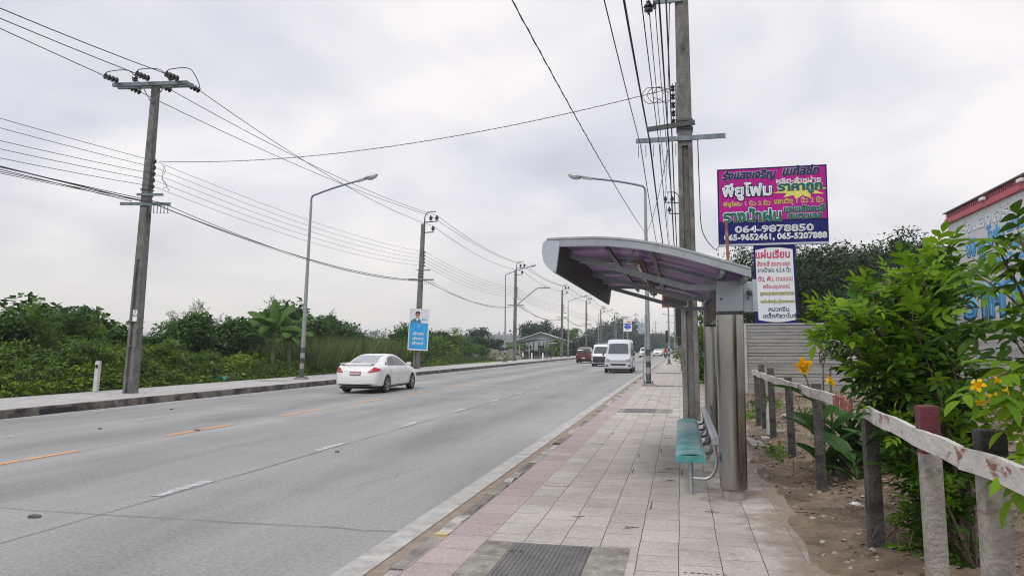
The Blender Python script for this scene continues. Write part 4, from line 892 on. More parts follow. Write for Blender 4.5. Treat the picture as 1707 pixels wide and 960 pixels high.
tx('สแตนเลส', 845, 1215, 590, 66, M['txt_g'], bold=.045, outline=.07, om=M['txt_wg'])
tx('064-9878850', 280, 1120, 712, 80, M['txt_w'], bold=.04)
tx('065-9652461, 065-5207888', 160, 1255, 800, 84, M['txt_w'], bold=.05)
b = MB(); b.box(-.72,.80,.03,.13,2.2,z0-.076); lp = b.build('lower_panel', M['navy'], t); lp.rotation_euler = (0,0,0)
b = MB(); n = 14
pts = [(-.66+1.36*i/n, 5.40+.09*math.sin(math.pi*i/n)) for i in range(n+1)]+[(.76-1.36*i/n, 2.72-.09*math.sin(math.pi*i/n)) for i in range(n+1)]
b.prism(pts, .015, .03); b.build('white_sheet', mat('white vinyl',(.62,.65,.69),(.70,.72,.75),2,.5), lp)
LZ = lambda v: 5.42-(v-75)/(885-75)*2.74
for s_, v, a, c, h, m, bo in (('แผ่นเรียบ',125,-.60,.66,.36,M['txt_r'],.035),('สังกะสี สแตนเลส',238,-.57,.62,.20,M['txt_r'],.028),('รางน้ำฝน 4,5,6 นิ้ว',312,-.57,.65,.23,M['txt_n'],.028),('ตัด, พับ, ตามแบบ',412,-.57,.68,.24,M['txt_r'],.028),
                    ('พร้อมอุปกรณ์',500,-.42,.56,.23,M['txt_r'],.028),('ลูกหมุนระบายอากาศ',585,-.54,.70,.19,M['txt_y'],.03),('แผ่นใสขุ่น,ใสกระจก',668,-.54,.70,.19,M['txt_y'],.03),('หมวกจีน',752,-.27,.48,.19,M['txt_n'],.032),('เหล็กกัลวาไนซ์',825,-.48,.72,.20,M['txt_n'],.032)):
    sh_ = .06*(v-480)/400
    if m is M['txt_y']: text(s_, a+sh_, c+sh_, LZ(v), h, m, lp, y=.012, bold=bo, outline=.06, om=M['txt_n'])
    else: text(s_, a+sh_, c+sh_, LZ(v), h, m, lp, y=.012, bold=bo)
for x in (-.6,.7): b = MB(); b.tube([(x,.22,0),(x,.22,z1-.3)], .07, 10); b.build('support_post', M['frame_dark'], t)
b = MB(); b.tube([(.57,9.0,2.3),(.55,9.0,3.12)], .018, 7); tag(b.build('antenna_pipe', M['rust']), 'short rusty pipe standing up from the shelter roof before the billboard', 'pipe')

# ---------------------------------------------------------------- shop building with banners
t = T('shop_building', 'white metal-sheet shop hall with red roof edge and large lettered banners', 'building', (13, 34, 0))
M['banner'] = mat('white banner', (.55,.56,.57), (.64,.65,.66), 2, .5, bump=.4, bscale=3); M['red'] = mat('red fascia', (.40,.04,.05), (.50,.07,.08), 5, .5)
b = MB(); b.box(.06,12,-6.5,6.38,-.1,7.6); b.build('wall', mat('corrugated wall',(.42,.43,.44),(.5,.51,.52),3,.6), t)
b = MB(); b.box(-.02,.06,-6.5,6.38,4.95,7.70); bn = b.build('upper_banner', M['banner'], t)
b = MB(); b.box(.0,.06,-6.5,6.38,.6,4.85); b2 = b.build('lower_banner', M['banner'], t)
b = MB(); b.box(-.14,.3,-6.6,6.45,7.70,7.95); b.build('roof_edge', M['red'], t)
b = MB(); b.box(-.05,.25,-6.6,6.45,7.951,8.22); 
for i in range(60): b.box(-.07,-.05,-6.55+i*.215,-6.45+i*.215,7.97,8.18)
b.build('roof_sheet', mat('red corrugated sheet',(.30,.05,.08),(.38,.08,.11),8,.5), t)
b = MB(); b.box(-.2,.3,-6.7,6.5,8.225,8.27); b.build('gutter', M['conc_block'], t)
for y in (-3.6,-2.2,1.5): b = MB(); b.box(-.28,-.14,y-.2,y+.2,7.96,8.1, bev=.03); b.build('flood_lamp', M['white'], t)
MR = Matrix.Rotation(R(-90), 4, 'Z')          # lettering plane turned to face -X
def bt(s_, ya_, yb_, z, h, m, bold=.06, par=None):
    return text(s_, -yb_, -ya_, z, h, m, par or bn, y=-.025 if par is None else -.005, bold=bold, M=MR)
# banner lettering reads from far (y=+6) to near (y=-6)
bt('รุ่งแสงเจริญ เมทัลชีท', -6.2, 4.6, 7.15, .95, M['txt_w'], .05)
bt('พียู', 1.9, 4.2, 6.05, 1.1, M['txt_b'], .06); bt('โฟม', -.1, 1.7, 6.45, .95, M['txt_b'], .06); bt('แผ่นสังกะสี', -4.2, -.3, 6.6, .62, M['txt_b'], .055); bt('สแตนเลส', -3.6, -.4, 5.85, .5, M['txt_b'], .055); bt('รางน้ำฝน', -2.6, 1.6, 5.3, .45, M['txt_b'], .05)
bt('ราคาถูก', -4.8, 4.9, 3.4, 2.3, M['txt_b'], .07, b2)
b = MB(); b.box(-.03,.0,-6.5,6.38,4.86,4.94); b.build('banner_batten', M['frame_dark'], t)
for i in range(12): b = MB(); b.box(-.01,-.0,-5.6+i,-5.57+i,.6,4.85); b.build('banner_seam', M['frame_grey'], b2)
# ---------------------------------------------------------------- vehicles (local +X is forward, wheels on z = 0)
def interp(tab, x):
    if x <= tab[0][0]: return tab[0][1:]
    for a, c in zip(tab, tab[1:]):
        if x <= c[0]:
            u = (x-a[0])/(c[0]-a[0]); return tuple(p+(q-p)*u for p, q in zip(a[1:], c[1:]))
    return tab[-1][1:]
def body_mesh(tab, wheels, wr, name, m, parent, n=64, sub=True):
    """tab rows: x, half width, bottom z, belt z, roof z, half width at roof edge; returns object and BVH"""
    x0, x1 = tab[0][0], tab[-1][0]; xs = sorted(set([x0+(x1-x0)*(.5-.5*math.cos(math.pi*i/n)) for i in range(n+1)]))
    b = MB(); rings = []; SEG = {}
    for x in sorted(xs, key=lambda q: abs(q)):
        w, zb, zl, zr, wr_ = interp(tab, x); h = zl-zb
        half = [(0,zb),(.8*w,zb),(.955*w,zb+.05*h+.01),(.985*w,zb+.22*h),(w,zb+.48*h),(.99*w,zb+.70*h),(.965*w,zb+.9*h),(.93*w,zl),
                (.93*w+(wr_-.93*w)*.5, zl+(zr-zl)*.52),(wr_+.01, zl+(zr-zl)*.88),(wr_*.93, zl+(zr-zl)*.96),(wr_*.6, zr-.006),(0,zr)]
        h2 = []
        for (ya_, za_), (yb_, zb_) in zip(half, half[1:]):
            k_ = max(1, int(math.hypot(yb_-ya_, zb_-za_)/.045)) if zb_ < zl+.01 and h > .3 else 3
            k_ = SEG.setdefault(len(h2), k_)
            h2 += [(ya_+(yb_-ya_)*i/k_, za_+(zb_-za_)*i/k_) for i in range(k_)]
        half = h2+[half[-1]]
        ring = [(x, p[0], p[1]) for p in half]+[(x, -p[0], p[1]) for p in half[-2:0:-1]]; rings.append(ring)
    rings.sort(key=lambda q: q[0][0])
    k = len(rings[0]); vs = [p for r_ in rings for p in r_]; fs = []
    for i in range(len(rings)-1):
        for j in range(k): a = i*k+j; c = i*k+(j+1)%k; fs.append((a, c, c+k, a+k))
    # rounded closed ends
    for i, sgn in ((0, -1), (len(rings)-1, 1)):
        base = i*k; c = len(vs); cx = sum(p[2] for p in rings[i])/k; vs.append((rings[i][0][0]+sgn*.012, 0, cx))
        for j in range(k): a = base+j; q = base+(j+1)%k; fs.append((a, q, c) if sgn > 0 else (q, a, c))
    b.add(vs, fs); o = b.build(name, m, parent)
    # wheel openings
    c = MB()
    for x in wheels:
        c.tube([(x,-2,wr),(x,-.0,wr)], wr*1.12, 28); 
    cut = MB(); w0 = tab[len(tab)//2][1]
    for x in wheels:
        for s in (-1, 1): cut.tube([(x, s*(w0-.24), wr*1.0),(x, s*(w0+.3), wr*1.0)], wr*1.13, 26)
    co_ = cut.build('cutter', M['black'], parent)
    md = o.modifiers.new('b', 'BOOLEAN'); md.object = co_; md.operation = 'DIFFERENCE'; md.solver = 'EXACT'
    bpy.context.view_layer.update(); dg = bpy.context.evaluated_depsgraph_get(); me = bpy.data.meshes.new_from_object(o.evaluated_get(dg)); o.modifiers.clear(); o.data = me
    bpy.data.objects.remove(co_)
    bm = bmesh.new(); bm.from_mesh(me); bmesh.ops.triangulate(bm, faces=[f for f in bm.faces if len(f.verts) > 4]); bm.to_mesh(me); bm.free()
    me.materials.clear(); me.materials.append(m)
    me.polygons.foreach_set('use_smooth', [True]*len(me.polygons)); me.set_sharp_from_angle(angle=R(38))
    bv = BVHTree.FromPolygons([v.co.copy() for v in me.vertices], [tuple(p.vertices) for p in me.polygons])
    return o, bv
def decal(bv, lower, upper, axis, name, m, parent, off=.006, nn=14, mm=6, far=4):
    """surface patch between two polylines given in the plane normal to axis, laid on the body"""
    ax = {'+y': Vector((0,1,0)), '-y': Vector((0,-1,0)), '+x': Vector((1,0,0)), '-x': Vector((-1,0,0)), '+z': Vector((0,0,1))}[axis] if isinstance(axis, str) else Vector(axis).normalized()
    def samp(pl, u):
        L = [0]; 
        for a, c in zip(pl, pl[1:]): L.append(L[-1]+math.dist(a, c))
        d = u*L[-1]
        for i in range(len(pl)-1):
            if d <= L[i+1] or i == len(pl)-2:
                q = (d-L[i])/max(1e-6, L[i+1]-L[i]); return tuple(p+(r_-p)*q for p, r_ in zip(pl[i], pl[i+1]))
    def P(u, v):
        a = samp(lower, u); c = samp(upper, u); p = [x+(y-x)*v for x, y in zip(a, c)]
        if abs(ax.y) > .9: o = Vector((p[0], 0, p[1]))
        elif abs(ax.x) > .9: o = Vector((0, p[0], p[1]))
        elif abs(ax.z) > .9: o = Vector((p[0], p[1], 0))
        else: o = Vector((p[0], p[1], p[2]))
        h = bv.ray_cast(o+ax*far, -ax, far*2)
        return (h[0]+ax*off) if h[0] is not None else None
    pts = [[P(i/nn, j/mm) for i in range(nn+1)] for j in range(mm+1)]
    b = MB(); idx = {}; vs = []
    for j in range(mm+1):
        for i in range(nn+1):
            if pts[j][i] is not None: idx[i,j] = len(vs); vs.append(pts[j][i])
    fs = [(idx[i,j],idx[i+1,j],idx[i+1,j+1],idx[i,j+1]) for j in range(mm) for i in range(nn) if all(q in idx for q in ((i,j),(i+1,j),(i+1,j+1),(i,j+1)))]
    b.add(vs, fs); o = b.build(name, m, parent, smooth='all'); return o
def wheel(parent, x, y, r_, s, w=.2, detail=True):
    """y: outer face, s: +1 on the left side"""
    e = bpy.data.objects.new('wheel', None); COL.objects.link(e); e.parent = parent; e.location = (x, y, r_)
    Mx = Matrix.Rotation(R(-90)*s, 4, 'X')
    b = MB(); b.lathe([(r_*.62,-w),(r_*.95,-w),(r_,-w*.85),(r_,-w*.15),(r_*.95,0),(r_*.66,.0),(r_*.64,-.02)], 28, Mx, close=False); b.lathe([(r_*.62,-w+.01),(.01,-w+.01)],20,Mx,close=False); b.build('tyre', M['rubber'], e, smooth=35)
    b = MB(); b.lathe([(r_*.66,-.004),(r_*.66,-.02),(r_*.60,-.03),(r_*.58,-.09),(.001,-.095)], 24, Mx, close=False); b.build('wheel_well_disc', M['frame_dark'], e)
    b = MB(); b.lathe([(r_*.67,-.02),(r_*.67,.0),(r_*.61,-.006),(r_*.60,-.03)], 28, Mx, close=False)
    if detail:
        for k in range(5):
            for dd in (-.11, .11):
                a = 2*math.pi*k/5; p = Vector((math.cos(a)*.05, math.sin(a)*.05, -.018)); q = Vector((math.cos(a+dd*1.6)*r_*.61, math.sin(a+dd*1.6)*r_*.61, -.02)); b.bar(Mx @ p, Mx @ q, .03, .02, up=(0,1,0))
    b.lathe([(.06,-.03),(.06,-.006),(.0,-.002)], 12, Mx, close=False); b.build('rim', M['alloy'], e, smooth=35)
    return e
def paint(name, c, r_=.25): 
    m = mat(name, c, tuple(x*.93 for x in c), 3, r_); b = m.node_tree.nodes['Principled BSDF']; b.inputs['Coat Weight'].default_value = .6; b.inputs['Coat Roughness'].default_value = .08; return m
M['alloy'] = mat('alloy', (.45,.46,.48), rough=.3, metal=.8)
M['glass'] = mat('tinted car glass', (.018,.022,.024), rough=.04, spec=1)
M['glass_rear'] = mat('glass with painted reflection', (.26,.28,.28), rough=.08, spec=1)  # bright reflection put into the pale base colour
M['car_white'] = paint('white car paint', (.72,.72,.71)); M['van_white'] = paint('silver white van paint', (.50,.52,.56)); M['car_red'] = paint('dark red car paint', (.07,.006,.012)); M['car_grey'] = paint('grey car paint', (.25,.27,.30)); M['car_lime'] = paint('lime taxi paint', (.42,.52,.10)); M['car_silver'] = paint('silver car paint', (.45,.47,.5))
M['tail'] = mat('red tail lamp', (.42,.012,.03), rough=.15); M['chrome'] = mat('chrome', (.7,.7,.72), rough=.15, metal=1); M['lampclear'] = mat('clear headlamp', (.22,.24,.26), rough=.1); M['plate_w'] = mat('number plate', (.62,.6,.6), rough=.5)
M['car_line'] = mat('panel gap', (.06,.06,.06), rough=.6); M['black_trim'] = mat('black trim', (.02,.02,.022), rough=.5)

# the white sedan seen from behind
t = T('white_car', 'white saloon car driving away, seen from behind, with red tail lamps and spoiler', 'car', (-11.52, 27.72, .004), R(90))
tab = [(-2.26,.60,.34,.60,.66,.50),(-2.22,.72,.30,.72,.80,.60),(-2.14,.80,.27,.86,.97,.66),(-2.02,.845,.25,.93,1.045,.68),(-1.80,.865,.23,.955,1.06,.66),(-1.50,.875,.21,.96,1.10,.60),(-1.1,.878,.20,.955,1.28,.56),(-.7,.878,.19,.945,1.395,.545),(-.3,.878,.19,.935,1.432,.545),(.1,.878,.19,.93,1.425,.54),(.5,.877,.19,.925,1.36,.545),(.9,.875,.19,.92,1.20,.58),(1.25,.87,.20,.90,1.0,.64),(1.6,.855,.20,.85,.93,.66),(1.95,.82,.21,.76,.82,.62),(2.15,.74,.23,.66,.71,.52),(2.24,.62,.27,.56,.60,.42),(2.27,.5,.32,.5,.53,.35)]
body, bv = body_mesh(tab, (1.40,-1.27), .32, 'body', M['car_white'], t)
for s, ax in ((1,'+y'),(-1,'-y')):
    decal(bv, [(-.14,.985),(.92,.965)], [(-.08,1.345),(.12,1.33),(.45,1.24),(.80,1.05)], ax, 'front_side_window', M['glass'], t)
    decal(bv, [(-1.05,1.0),(-.17,.99)], [(-.98,1.13),(-.75,1.27),(-.45,1.335),(-.13,1.345)], ax, 'rear_side_window', M['glass'], t)
    decal(bv, [(-1.30,1.03),(-1.09,1.01)], [(-1.24,1.06),(-1.12,1.12),(-1.03,1.15)], ax, 'quarter_window', M['glass'], t)
    for x0, x1, z0, z1 in ((-.14,-.13,.30,.98),(.93,.94,.30,.95),(-1.02,-1.01,.62,.98)): decal(bv, [(x0,z0),(x1,z0)], [(x0,z1),(x1,z1)], ax, 'door_seam', M['car_line'], t, off=.003, nn=1, mm=10)
    for x in (-.95,.10): decal(bv, [(x,.80),(x+.17,.805)], [(x,.825),(x+.17,.83)], ax, 'door_handle', M['alloy'], t, off=.02, nn=4, mm=2)
    decal(bv, [(-.9,.235),(1.0,.235)], [(-.9,.265),(1.0,.265)], ax, 'sill_trim', M['black_trim'], t, nn=10, mm=2)
    b = MB(); b.box(.62,.80,s*.90-.03,s*.90+.13*s if s > 0 else s*.90+.03, .96,1.09, bev=.03) if s > 0 else b.box(.62,.80,-1.03,-.87,.96,1.09, bev=.03)
    b.build('mirror', M['black_trim'] if s > 0 else M['car_white'], t, smooth=30)
    for x in (1.40,-1.27): wheel(t, x, s*.862, .32, s)
decal(bv, [(-.60,1.10),(.60,1.10)], [(-.50,1.385),(.50,1.385)], '-x', 'rear_window', M['glass_rear'], t, nn=16, mm=10)
decal(bv, [(-.62,1.04),(.62,1.04)], [(-.50,1.37),(.50,1.37)], '+x', 'windscreen', M['glass'], t, nn=16, mm=10)
for s in (-1, 1):
    # wrap-round tail lamp laid on from the rear corner
    lo = [(-3, s*.44, .70),(-3, s*.60, .72),(-3, s*.80, .77)]; up = [(-3, s*.46, .78),(-3, s*.62, .93),(-3, s*.80, .96)]
    b = MB(); 
    decal(bv, [(s*.48,.755),(s*.60,.755),(s*.72,.775),(s*.815,.80)], [(s*.56,.86),(s*.62,.935),(s*.72,.945),(s*.83,.90)], '-x', 'tail_lamp', M['tail'], t, off=.012, nn=12, mm=6)
    decal(bv, [(-2.14,.80),(-1.90,.85)], [(-2.10,.90),(-1.86,.90)], '+y' if s > 0 else '-y', 'tail_lamp', M['tail'], t, off=.008, nn=8, mm=5)
    decal(bv, [(s*.50,.80),(s*.66,.80)], [(s*.54,.84),(s*.64,.84)], '-x', 'reversing_lamp', M['lampclear'], t, off=.018, nn=5, mm=3)
    decal(bv, [(s*.52,.55),(s*.74,.57)], [(s*.66,.62),(s*.76,.63)], '+x', 'headlamp', M['lampclear'], t, off=.01)
decal(bv, [(-.47,.81),(.47,.81)], [(-.47,.86),(.47,.86)], '-x', 'chrome_strip', M['chrome'], t, off=.014, nn=10, mm=2)
pl = decal(bv, [(-.21,.665),(.21,.665)], [(-.21,.80),(.21,.80)], '-x', 'number_plate', mat('dark plate frame',(.10,.05,.06)), t, off=.02, nn=2, mm=2)
decal(bv, [(-.185,.685),(.185,.685)], [(-.185,.78),(.185,.78)], '-x', 'plate_face', mat('pinkish plate',(.40,.27,.31),(.5,.36,.4),22), pl, off=.027, nn=2, mm=2)
decal(bv, [(-.62,.275),(.62,.275)], [(-.66,.345),(.66,.345)], '-x', 'bumper_trim', M['black_trim'], t, off=.006, nn=10, mm=3)
decal(bv, [(-.045,.885),(.045,.885)], [(-.04,.945),(.04,.945)], '-x', 'badge', M['chrome'], t, off=.012, nn=3, mm=2)
b = MB(); P = [Vector((-2.05-.03*math.cos(a*math.pi/2*1.0), a*.66, 1.125-.045*a*a)) for a in [i/6-1 for i in range(13)]]
for p, q in zip(P, P[1:]): b.bar(p, q, .16, .03)
b.box(-2.10,-1.98,-.60,-.55,1.03,1.10); b.box(-2.10,-1.98,.55,.60,1.03,1.10)
sp = b.build('spoiler', M['car_white'], t, smooth=30)
b = MB(); b.box(-2.165,-2.15,-.2,.2,1.118,1.134); b.build('brake_lamp', M['black_trim'], sp)
b = MB(); b.box(-2.0,2.0,-.72,.72,.17,.24); b.build('underbody', M['black'], t)

def van(name, label, loc, rz, w, L, H, m, lower=None, wr=.33, detail=True, hi=True):
    t = T(name, label, 'van', loc, rz); h = w/2
    f = L/2; zb = .22
    tab = [(-f,.93*h,.35,.95,H-.12,.78*h),(-f+.1,.98*h,.28,1.05,H-.03,.82*h),(-f+.6,h,.24,1.08,H,.83*h),(0,h,.24,1.08,H,.83*h),(f-1.7,h,.24,1.08,H-.01,.82*h),(f-1.15,h,.24,1.06,H-.12 if hi else H-.04,.79*h),(f-.85,.995*h,.24,1.05,H-.34 if hi else H-.22,.78*h),(f-.40,.98*h,.24,1.03,1.32,.80*h),(f-.22,.96*h,.25,1.0,1.10,.80*h),(f-.06,.93*h,.28,.88,.96,.80*h),(f,.86*h,.33,.70,.76,.72*h)]
    body, bv = body_mesh(tab, (f-.75, -f+.95), wr, 'body', m, t, n=48)
    zt = (H-.34 if hi else H-.26)
    decal(bv, [(-.83*h,1.26 if hi else 1.16),(.83*h,1.26 if hi else 1.16)], [(-.74*h,zt),(-.3*h,zt+.04),(.3*h,zt+.04),(.74*h,zt)], '+x', 'windscreen', M['glass'], t, nn=14, mm=8)
    for s, ax in ((1,'+y'),(-1,'-y')):
        decal(bv, [(f-1.65,1.12),(f-.72,1.12)], [(f-1.65,1.62),(f-1.0,1.60)], ax, 'side_window', M['glass'], t)
        for i in range(3 if L > 4.5 else 2): x1 = f-1.75-i*1.0; decal(bv, [(x1-.92,1.14),(x1,1.14)], [(x1-.92,1.64),(x1,1.64)], ax, 'side_window', M['glass'], t)
        for x in (f-.75, -f+.95): wheel(t, x, s*(h-.02), wr, s, detail=False)
        decal(bv, [(s*.58*h,.72),(s*.92*h,.74)], [(s*.52*h,.86),(s*.70*h,.93),(s*.9*h,.98)], '+x', 'headlamp', M['lampclear'], t, off=.01, nn=6, mm=4)
        decal(bv, [(s*.70*h,.44),(s*.86*h,.44)], [(s*.70*h,.53),(s*.86*h,.55)], '+x', 'fog_lamp', M['black_trim'], t, off=.01, nn=4, mm=2)
        b = MB(); b.box(f-.72,f-.62,min(s*(h+.01),s*(h+.14)),max(s*(h+.01),s*(h+.14)),1.14,1.32, bev=.03); b.build('mirror', M['black_trim'], t)
    decal(bv, [(-.5*h,.74),(.5*h,.74)], [(-.55*h,.86),(.55*h,.86)], '+x', 'grille', M['black_trim'], t, off=.008, nn=8, mm=3)
    for z in (.78,.84): decal(bv, [(-.52*h,z-.012),(.52*h,z-.012)], [(-.52*h,z+.012),(.52*h,z+.012)], '+x', 'grille_bar', M['chrome'], t, off=.016, nn=8, mm=1)
    decal(bv, [(-.5*h,.50),(.5*h,.50)], [(-.56*h,.62),(.56*h,.62)], '+x', 'air_intake', M['black_trim'], t, off=.008, nn=8, mm=3)
    decal(bv, [(-.17,.40),(.17,.40)], [(-.17,.49),(.17,.49)], '+x', 'number_plate', M['plate_w'], t, off=.02, nn=2, mm=2)
    b = MB(); b.box(f-.72,f-.69,-.45*h,.45*h,1.165,1.185); b.build('wiper', M['black_trim'], t)
    b = MB(); b.box(-f+.3,f-.3,-.8*h,.8*h,.16,.25); b.build('underbody', M['black'], t)
    if lower: decal(bv, [(-.95*h,.36),(.95*h,.36)], [(-.95*h,.92),(.95*h,.92)], '+x', 'front_bumper', lower, t, off=.03, nn=10, mm=5)
    return t
van('white_van', 'high-roof silver-white passenger van coming towards the camera', (-4.05, 52.6, .004), R(-90)+.02, 1.88, 5.3, 2.25, M['van_white'])
van('small_van', 'small white van with a black front bumper half hidden by the high-roof van', (-7.0, 69.5, .004), R(-90), 1.65, 4.0, 2.0, M['car_white'], lower=M['black_trim'], hi=False)
def smallcar(name, label, cat, loc, rz, m, tab, L, wr=.34, rear=False, group=None):
    t = T(name, label, cat, loc, rz, group); h = tab[len(tab)//2][1]; f = tab[-1][0]; H = max(r_[4] for r_ in tab)
    body, bv = body_mesh(tab, (f-.85, -f+.85), wr, 'body', m, t, n=36)
    for s, ax in ((1,'+y'),(-1,'-y')):
        decal(bv, [(-.95,1.08),(.55,1.08)], [(-.8,H-.16),(.25,H-.16)], ax, 'side_window', M['glass'], t)
        for x in (f-.85, -f+.85): wheel(t, x, s*(h-.02), wr, s, detail=False)
        if rear: decal(bv, [(s*.72*h,.80),(s*.93*h,.80)], [(s*.72*h,1.05),(s*.93*h,1.05)], '-x', 'tail_lamp', M['tail'], t, off=.02, nn=3, mm=3)
        else: decal(bv, [(s*.55*h,.68),(s*.88*h,.70)], [(s*.55*h,.82),(s*.86*h,.85)], '+x', 'headlamp', M['lampclear'], t, off=.02, nn=4, mm=3)
    ax = '-x' if rear else '+x'
    decal(bv, [(-.72*h,1.12),(.72*h,1.12)], [(-.60*h,H-.12),(.60*h,H-.12)], ax, 'rear_window' if rear else 'windscreen', M['glass'], t, nn=10, mm=6)
    if not rear: decal(bv, [(-.5*h,.55),(.5*h,.55)], [(-.5*h,.80),(.5*h,.80)], ax, 'grille', M['black_trim'], t, off=.012, nn=6, mm=3)
    decal(bv, [(-.2,.50),(.2,.50)], [(-.2,.62),(.2,.62)], ax, 'number_plate', M['plate_w'], t, off=.03, nn=2, mm=2)
    b = MB(); b.box(-f+.3,f-.3,-.8*h,.8*h,.18,.3); b.build('underbody', M['black'], t)
    return t
suv = [(-2.2,.80,.40,.9,1.0,.62),(-2.15,.84,.34,1.0,1.45,.62),(-1.9,.88,.30,1.04,1.66,.64),(-1.2,.90,.28,1.05,1.74,.66),(-.2,.90,.28,1.04,1.75,.66),(.35,.90,.28,1.03,1.68,.64),(.85,.90,.28,1.02,1.25,.68),(1.05,.90,.28,1.0,1.08,.72),(1.7,.88,.28,.95,1.0,.72),(2.08,.84,.32,.85,.92,.68),(2.2,.74,.4,.66,.72,.6)]
sed = [(-2.2,.70,.35,.75,.82,.55),(-2.1,.80,.28,.88,.98,.62),(-1.6,.85,.24,.93,1.02,.62),(-1.1,.86,.22,.93,1.25,.56),(-.6,.86,.22,.93,1.42,.55),(.1,.86,.22,.92,1.43,.55),(.6,.86,.22,.91,1.3,.56),(1.1,.85,.22,.88,.98,.64),(1.8,.82,.24,.78,.86,.62),(2.1,.74,.3,.66,.7,.55),(2.2,.6,.36,.55,.6,.45)]
smallcar('red_pickup', 'dark red boxy pickup driving away beyond the orange line', 'pickup', (-10.35, 84.5, .004), R(90), M['car_red'], suv, 4.4, rear=True)
smallcar('white_suv', 'white off-roader coming towards the camera, just left of the banded lamp post', 'car', (-6.0, 133, .004), R(-90), M['car_white'], suv, 4.4)
smallcar('white_saloon', 'tiny white car behind the banded lamp post', 'car', (-4.4, 152, .004), R(-90), M['car_white'], sed, 4.4)
smallcar('silver_saloon', 'tiny silver-blue car far down the road', 'car', (-4.6, 175, .004), R(-90), M['car_silver'], sed, 4.4)
smallcar('lime_taxi', 'tiny lime-green car far down the road left of the motorcycle', 'car', (-3.7, 190, .004), R(-90), M['car_lime'], sed, 4.4)
smallcar('grey_pickup', 'tiny grey car right of the red-clad rider', 'car', (-2.9, 215, .004), R(-90), M['car_grey'], sed, 4.4)

# motorcycles with riders
def skin_body(name, J, E, m, parent=None, sub=2):
    """J: joint -> (pos, radius); E: edges; a continuous skinned figure, pelvis is the root"""
    keys = list(J); me = bpy.data.meshes.new(name); me.from_pydata([J[k][0] for k in keys], [(keys.index(a), keys.index(c)) for a, c in E], [])
    o = bpy.data.objects.new(name, me); COL.objects.link(o); sk = o.modifiers.new('s', 'SKIN'); su = o.modifiers.new('u', 'SUBSURF'); su.levels = su.render_levels = sub
    for i, k in enumerate(keys): r_ = J[k][1]; me.skin_vertices[0].data[i].radius = (r_, r_) if not isinstance(r_, tuple) else r_
    me.skin_vertices[0].data[0].use_root = True
    bpy.context.view_layer.update(); dg = bpy.context.evaluated_depsgraph_get(); m2 = bpy.data.meshes.new_from_object(o.evaluated_get(dg)); o.modifiers.clear(); o.data = m2; m2.materials.clear(); m2.materials.append(m)
    m2.polygons.foreach_set('use_smooth', [True]*len(m2.polygons)); o.parent = parent; return o
def motorcycle(loc, rz, label, plabel, top):
    t = T('motorcycle', label, 'motorcycle', loc, rz)
    for x in (-.62,.62):
        e = bpy.data.objects.new('wheel', None); COL.objects.link(e); e.parent = t; e.location = (x,0,.29); Q = Matrix.Rotation(R(90),4,'X')
        b = MB(); b.lathe([(.20,-.04),(.28,-.045),(.29,0),(.28,.045),(.20,.04)], 22, Q, close=False); b.build('tyre', M['rubber'], e, smooth=True)
        b = MB(); b.lathe([(.21,-.015),(.19,-.01),(.03,-.03),(.03,.03),(.19,.01),(.21,.015)], 18, Q, close=False); b.build('rim', M['alloy'], e)
    b = MB(); b.tube(smoothpts([(.62,0,.3),(.5,0,.62),(.38,0,1.0)],4),.035,7); b.tube([(.38,-.3,1.03),(.40,0,1.0),(.38,.3,1.03)],.018,6); b.build('fork', M['frame_dark'], t)
    b = MB(); b.tube(smoothpts([(.5,0,.75),(.42,0,.55),(.15,0,.38),(-.15,0,.40),(-.4,0,.62),(-.75,0,.75)],5),[.12]*26,10); b.build('fairing', M['car_red'], t, smooth='all')
    b = MB(); b.box(-.72,.08,-.11,.11,.72,.80,bev=.03); b.build('seat', M['black'], t)
    b = MB(); b.lathe([(.0,-.02),(.075,0),(.085,.05),(.05,.10),(0,.11)],12,Matrix.Translation((.45,0,.86))@Matrix.Rotation(R(90),4,'Y'),close=False); b.build('headlamp', mat('headlamp lens',(.75,.74,.7),rough=.15), t, smooth=True)
    p = T('person', plabel, 'person', loc, rz)
    J = {'pelvis': ((-.25,0,.90),.15),'belly': ((-.24,0,1.08),.145),'chest': ((-.18,0,1.30),.165),'neck': ((-.14,0,1.46),.06),'head': ((-.11,0,1.58),.09),'top': ((-.10,0,1.68),.085)}
    E = [('pelvis','belly'),('belly','chest'),('chest','neck'),('neck','head'),('head','top')]
    for s, q in ((1,'l'),(-1,'r')):
        J.update({'sh'+q: ((-.16,s*.19,1.38),.07),'el'+q: ((.0,s*.30,1.15),.05),'wr'+q: ((.27,s*.29,1.07),.035),'ha'+q: ((.36,s*.27,1.05),.04),'hp'+q: ((-.2,s*.11,.86),.10),'kn'+q: ((.2,s*.19,.72),.075),'an'+q: ((.02,s*.19,.32),.05),'to'+q: ((.16,s*.19,.27),.04)})
        E += [('chest','sh'+q),('sh'+q,'el'+q),('el'+q,'wr'+q),('wr'+q,'ha'+q),('pelvis','hp'+q),('hp'+q,'kn'+q),('kn'+q,'an'+q),('an'+q,'to'+q)]
    skin_body('body', J, E, mat('dark trousers and skin', (.03,.03,.04), rough=.8), p)
    K = {k: (v[0], v[1]*1.08+.006) for k, v in J.items() if k in ('belly','chest','shl','shr','ell','elr','pelvis')}
    skin_body('jacket', K, [e for e in E if e[0] in K and e[1] in K], mat('jacket '+top[0], top[1], rough=.8), p)
    b = MB(); b.lathe([(.0,-.02),(.10,.0),(.135,.07),(.13,.15),(.09,.22),(0,.245)],14,Matrix.Translation((-.10,0,1.50)),close=False); b.build('helmet', M['black'], p, smooth=True)
    return t
motorcycle((-2.05,112,.004), R(-90), 'small red motorcycle close to the near kerb far ahead', 'rider in a red jacket and black helmet on a motorcycle', ('red', (.45,.02,.03)))
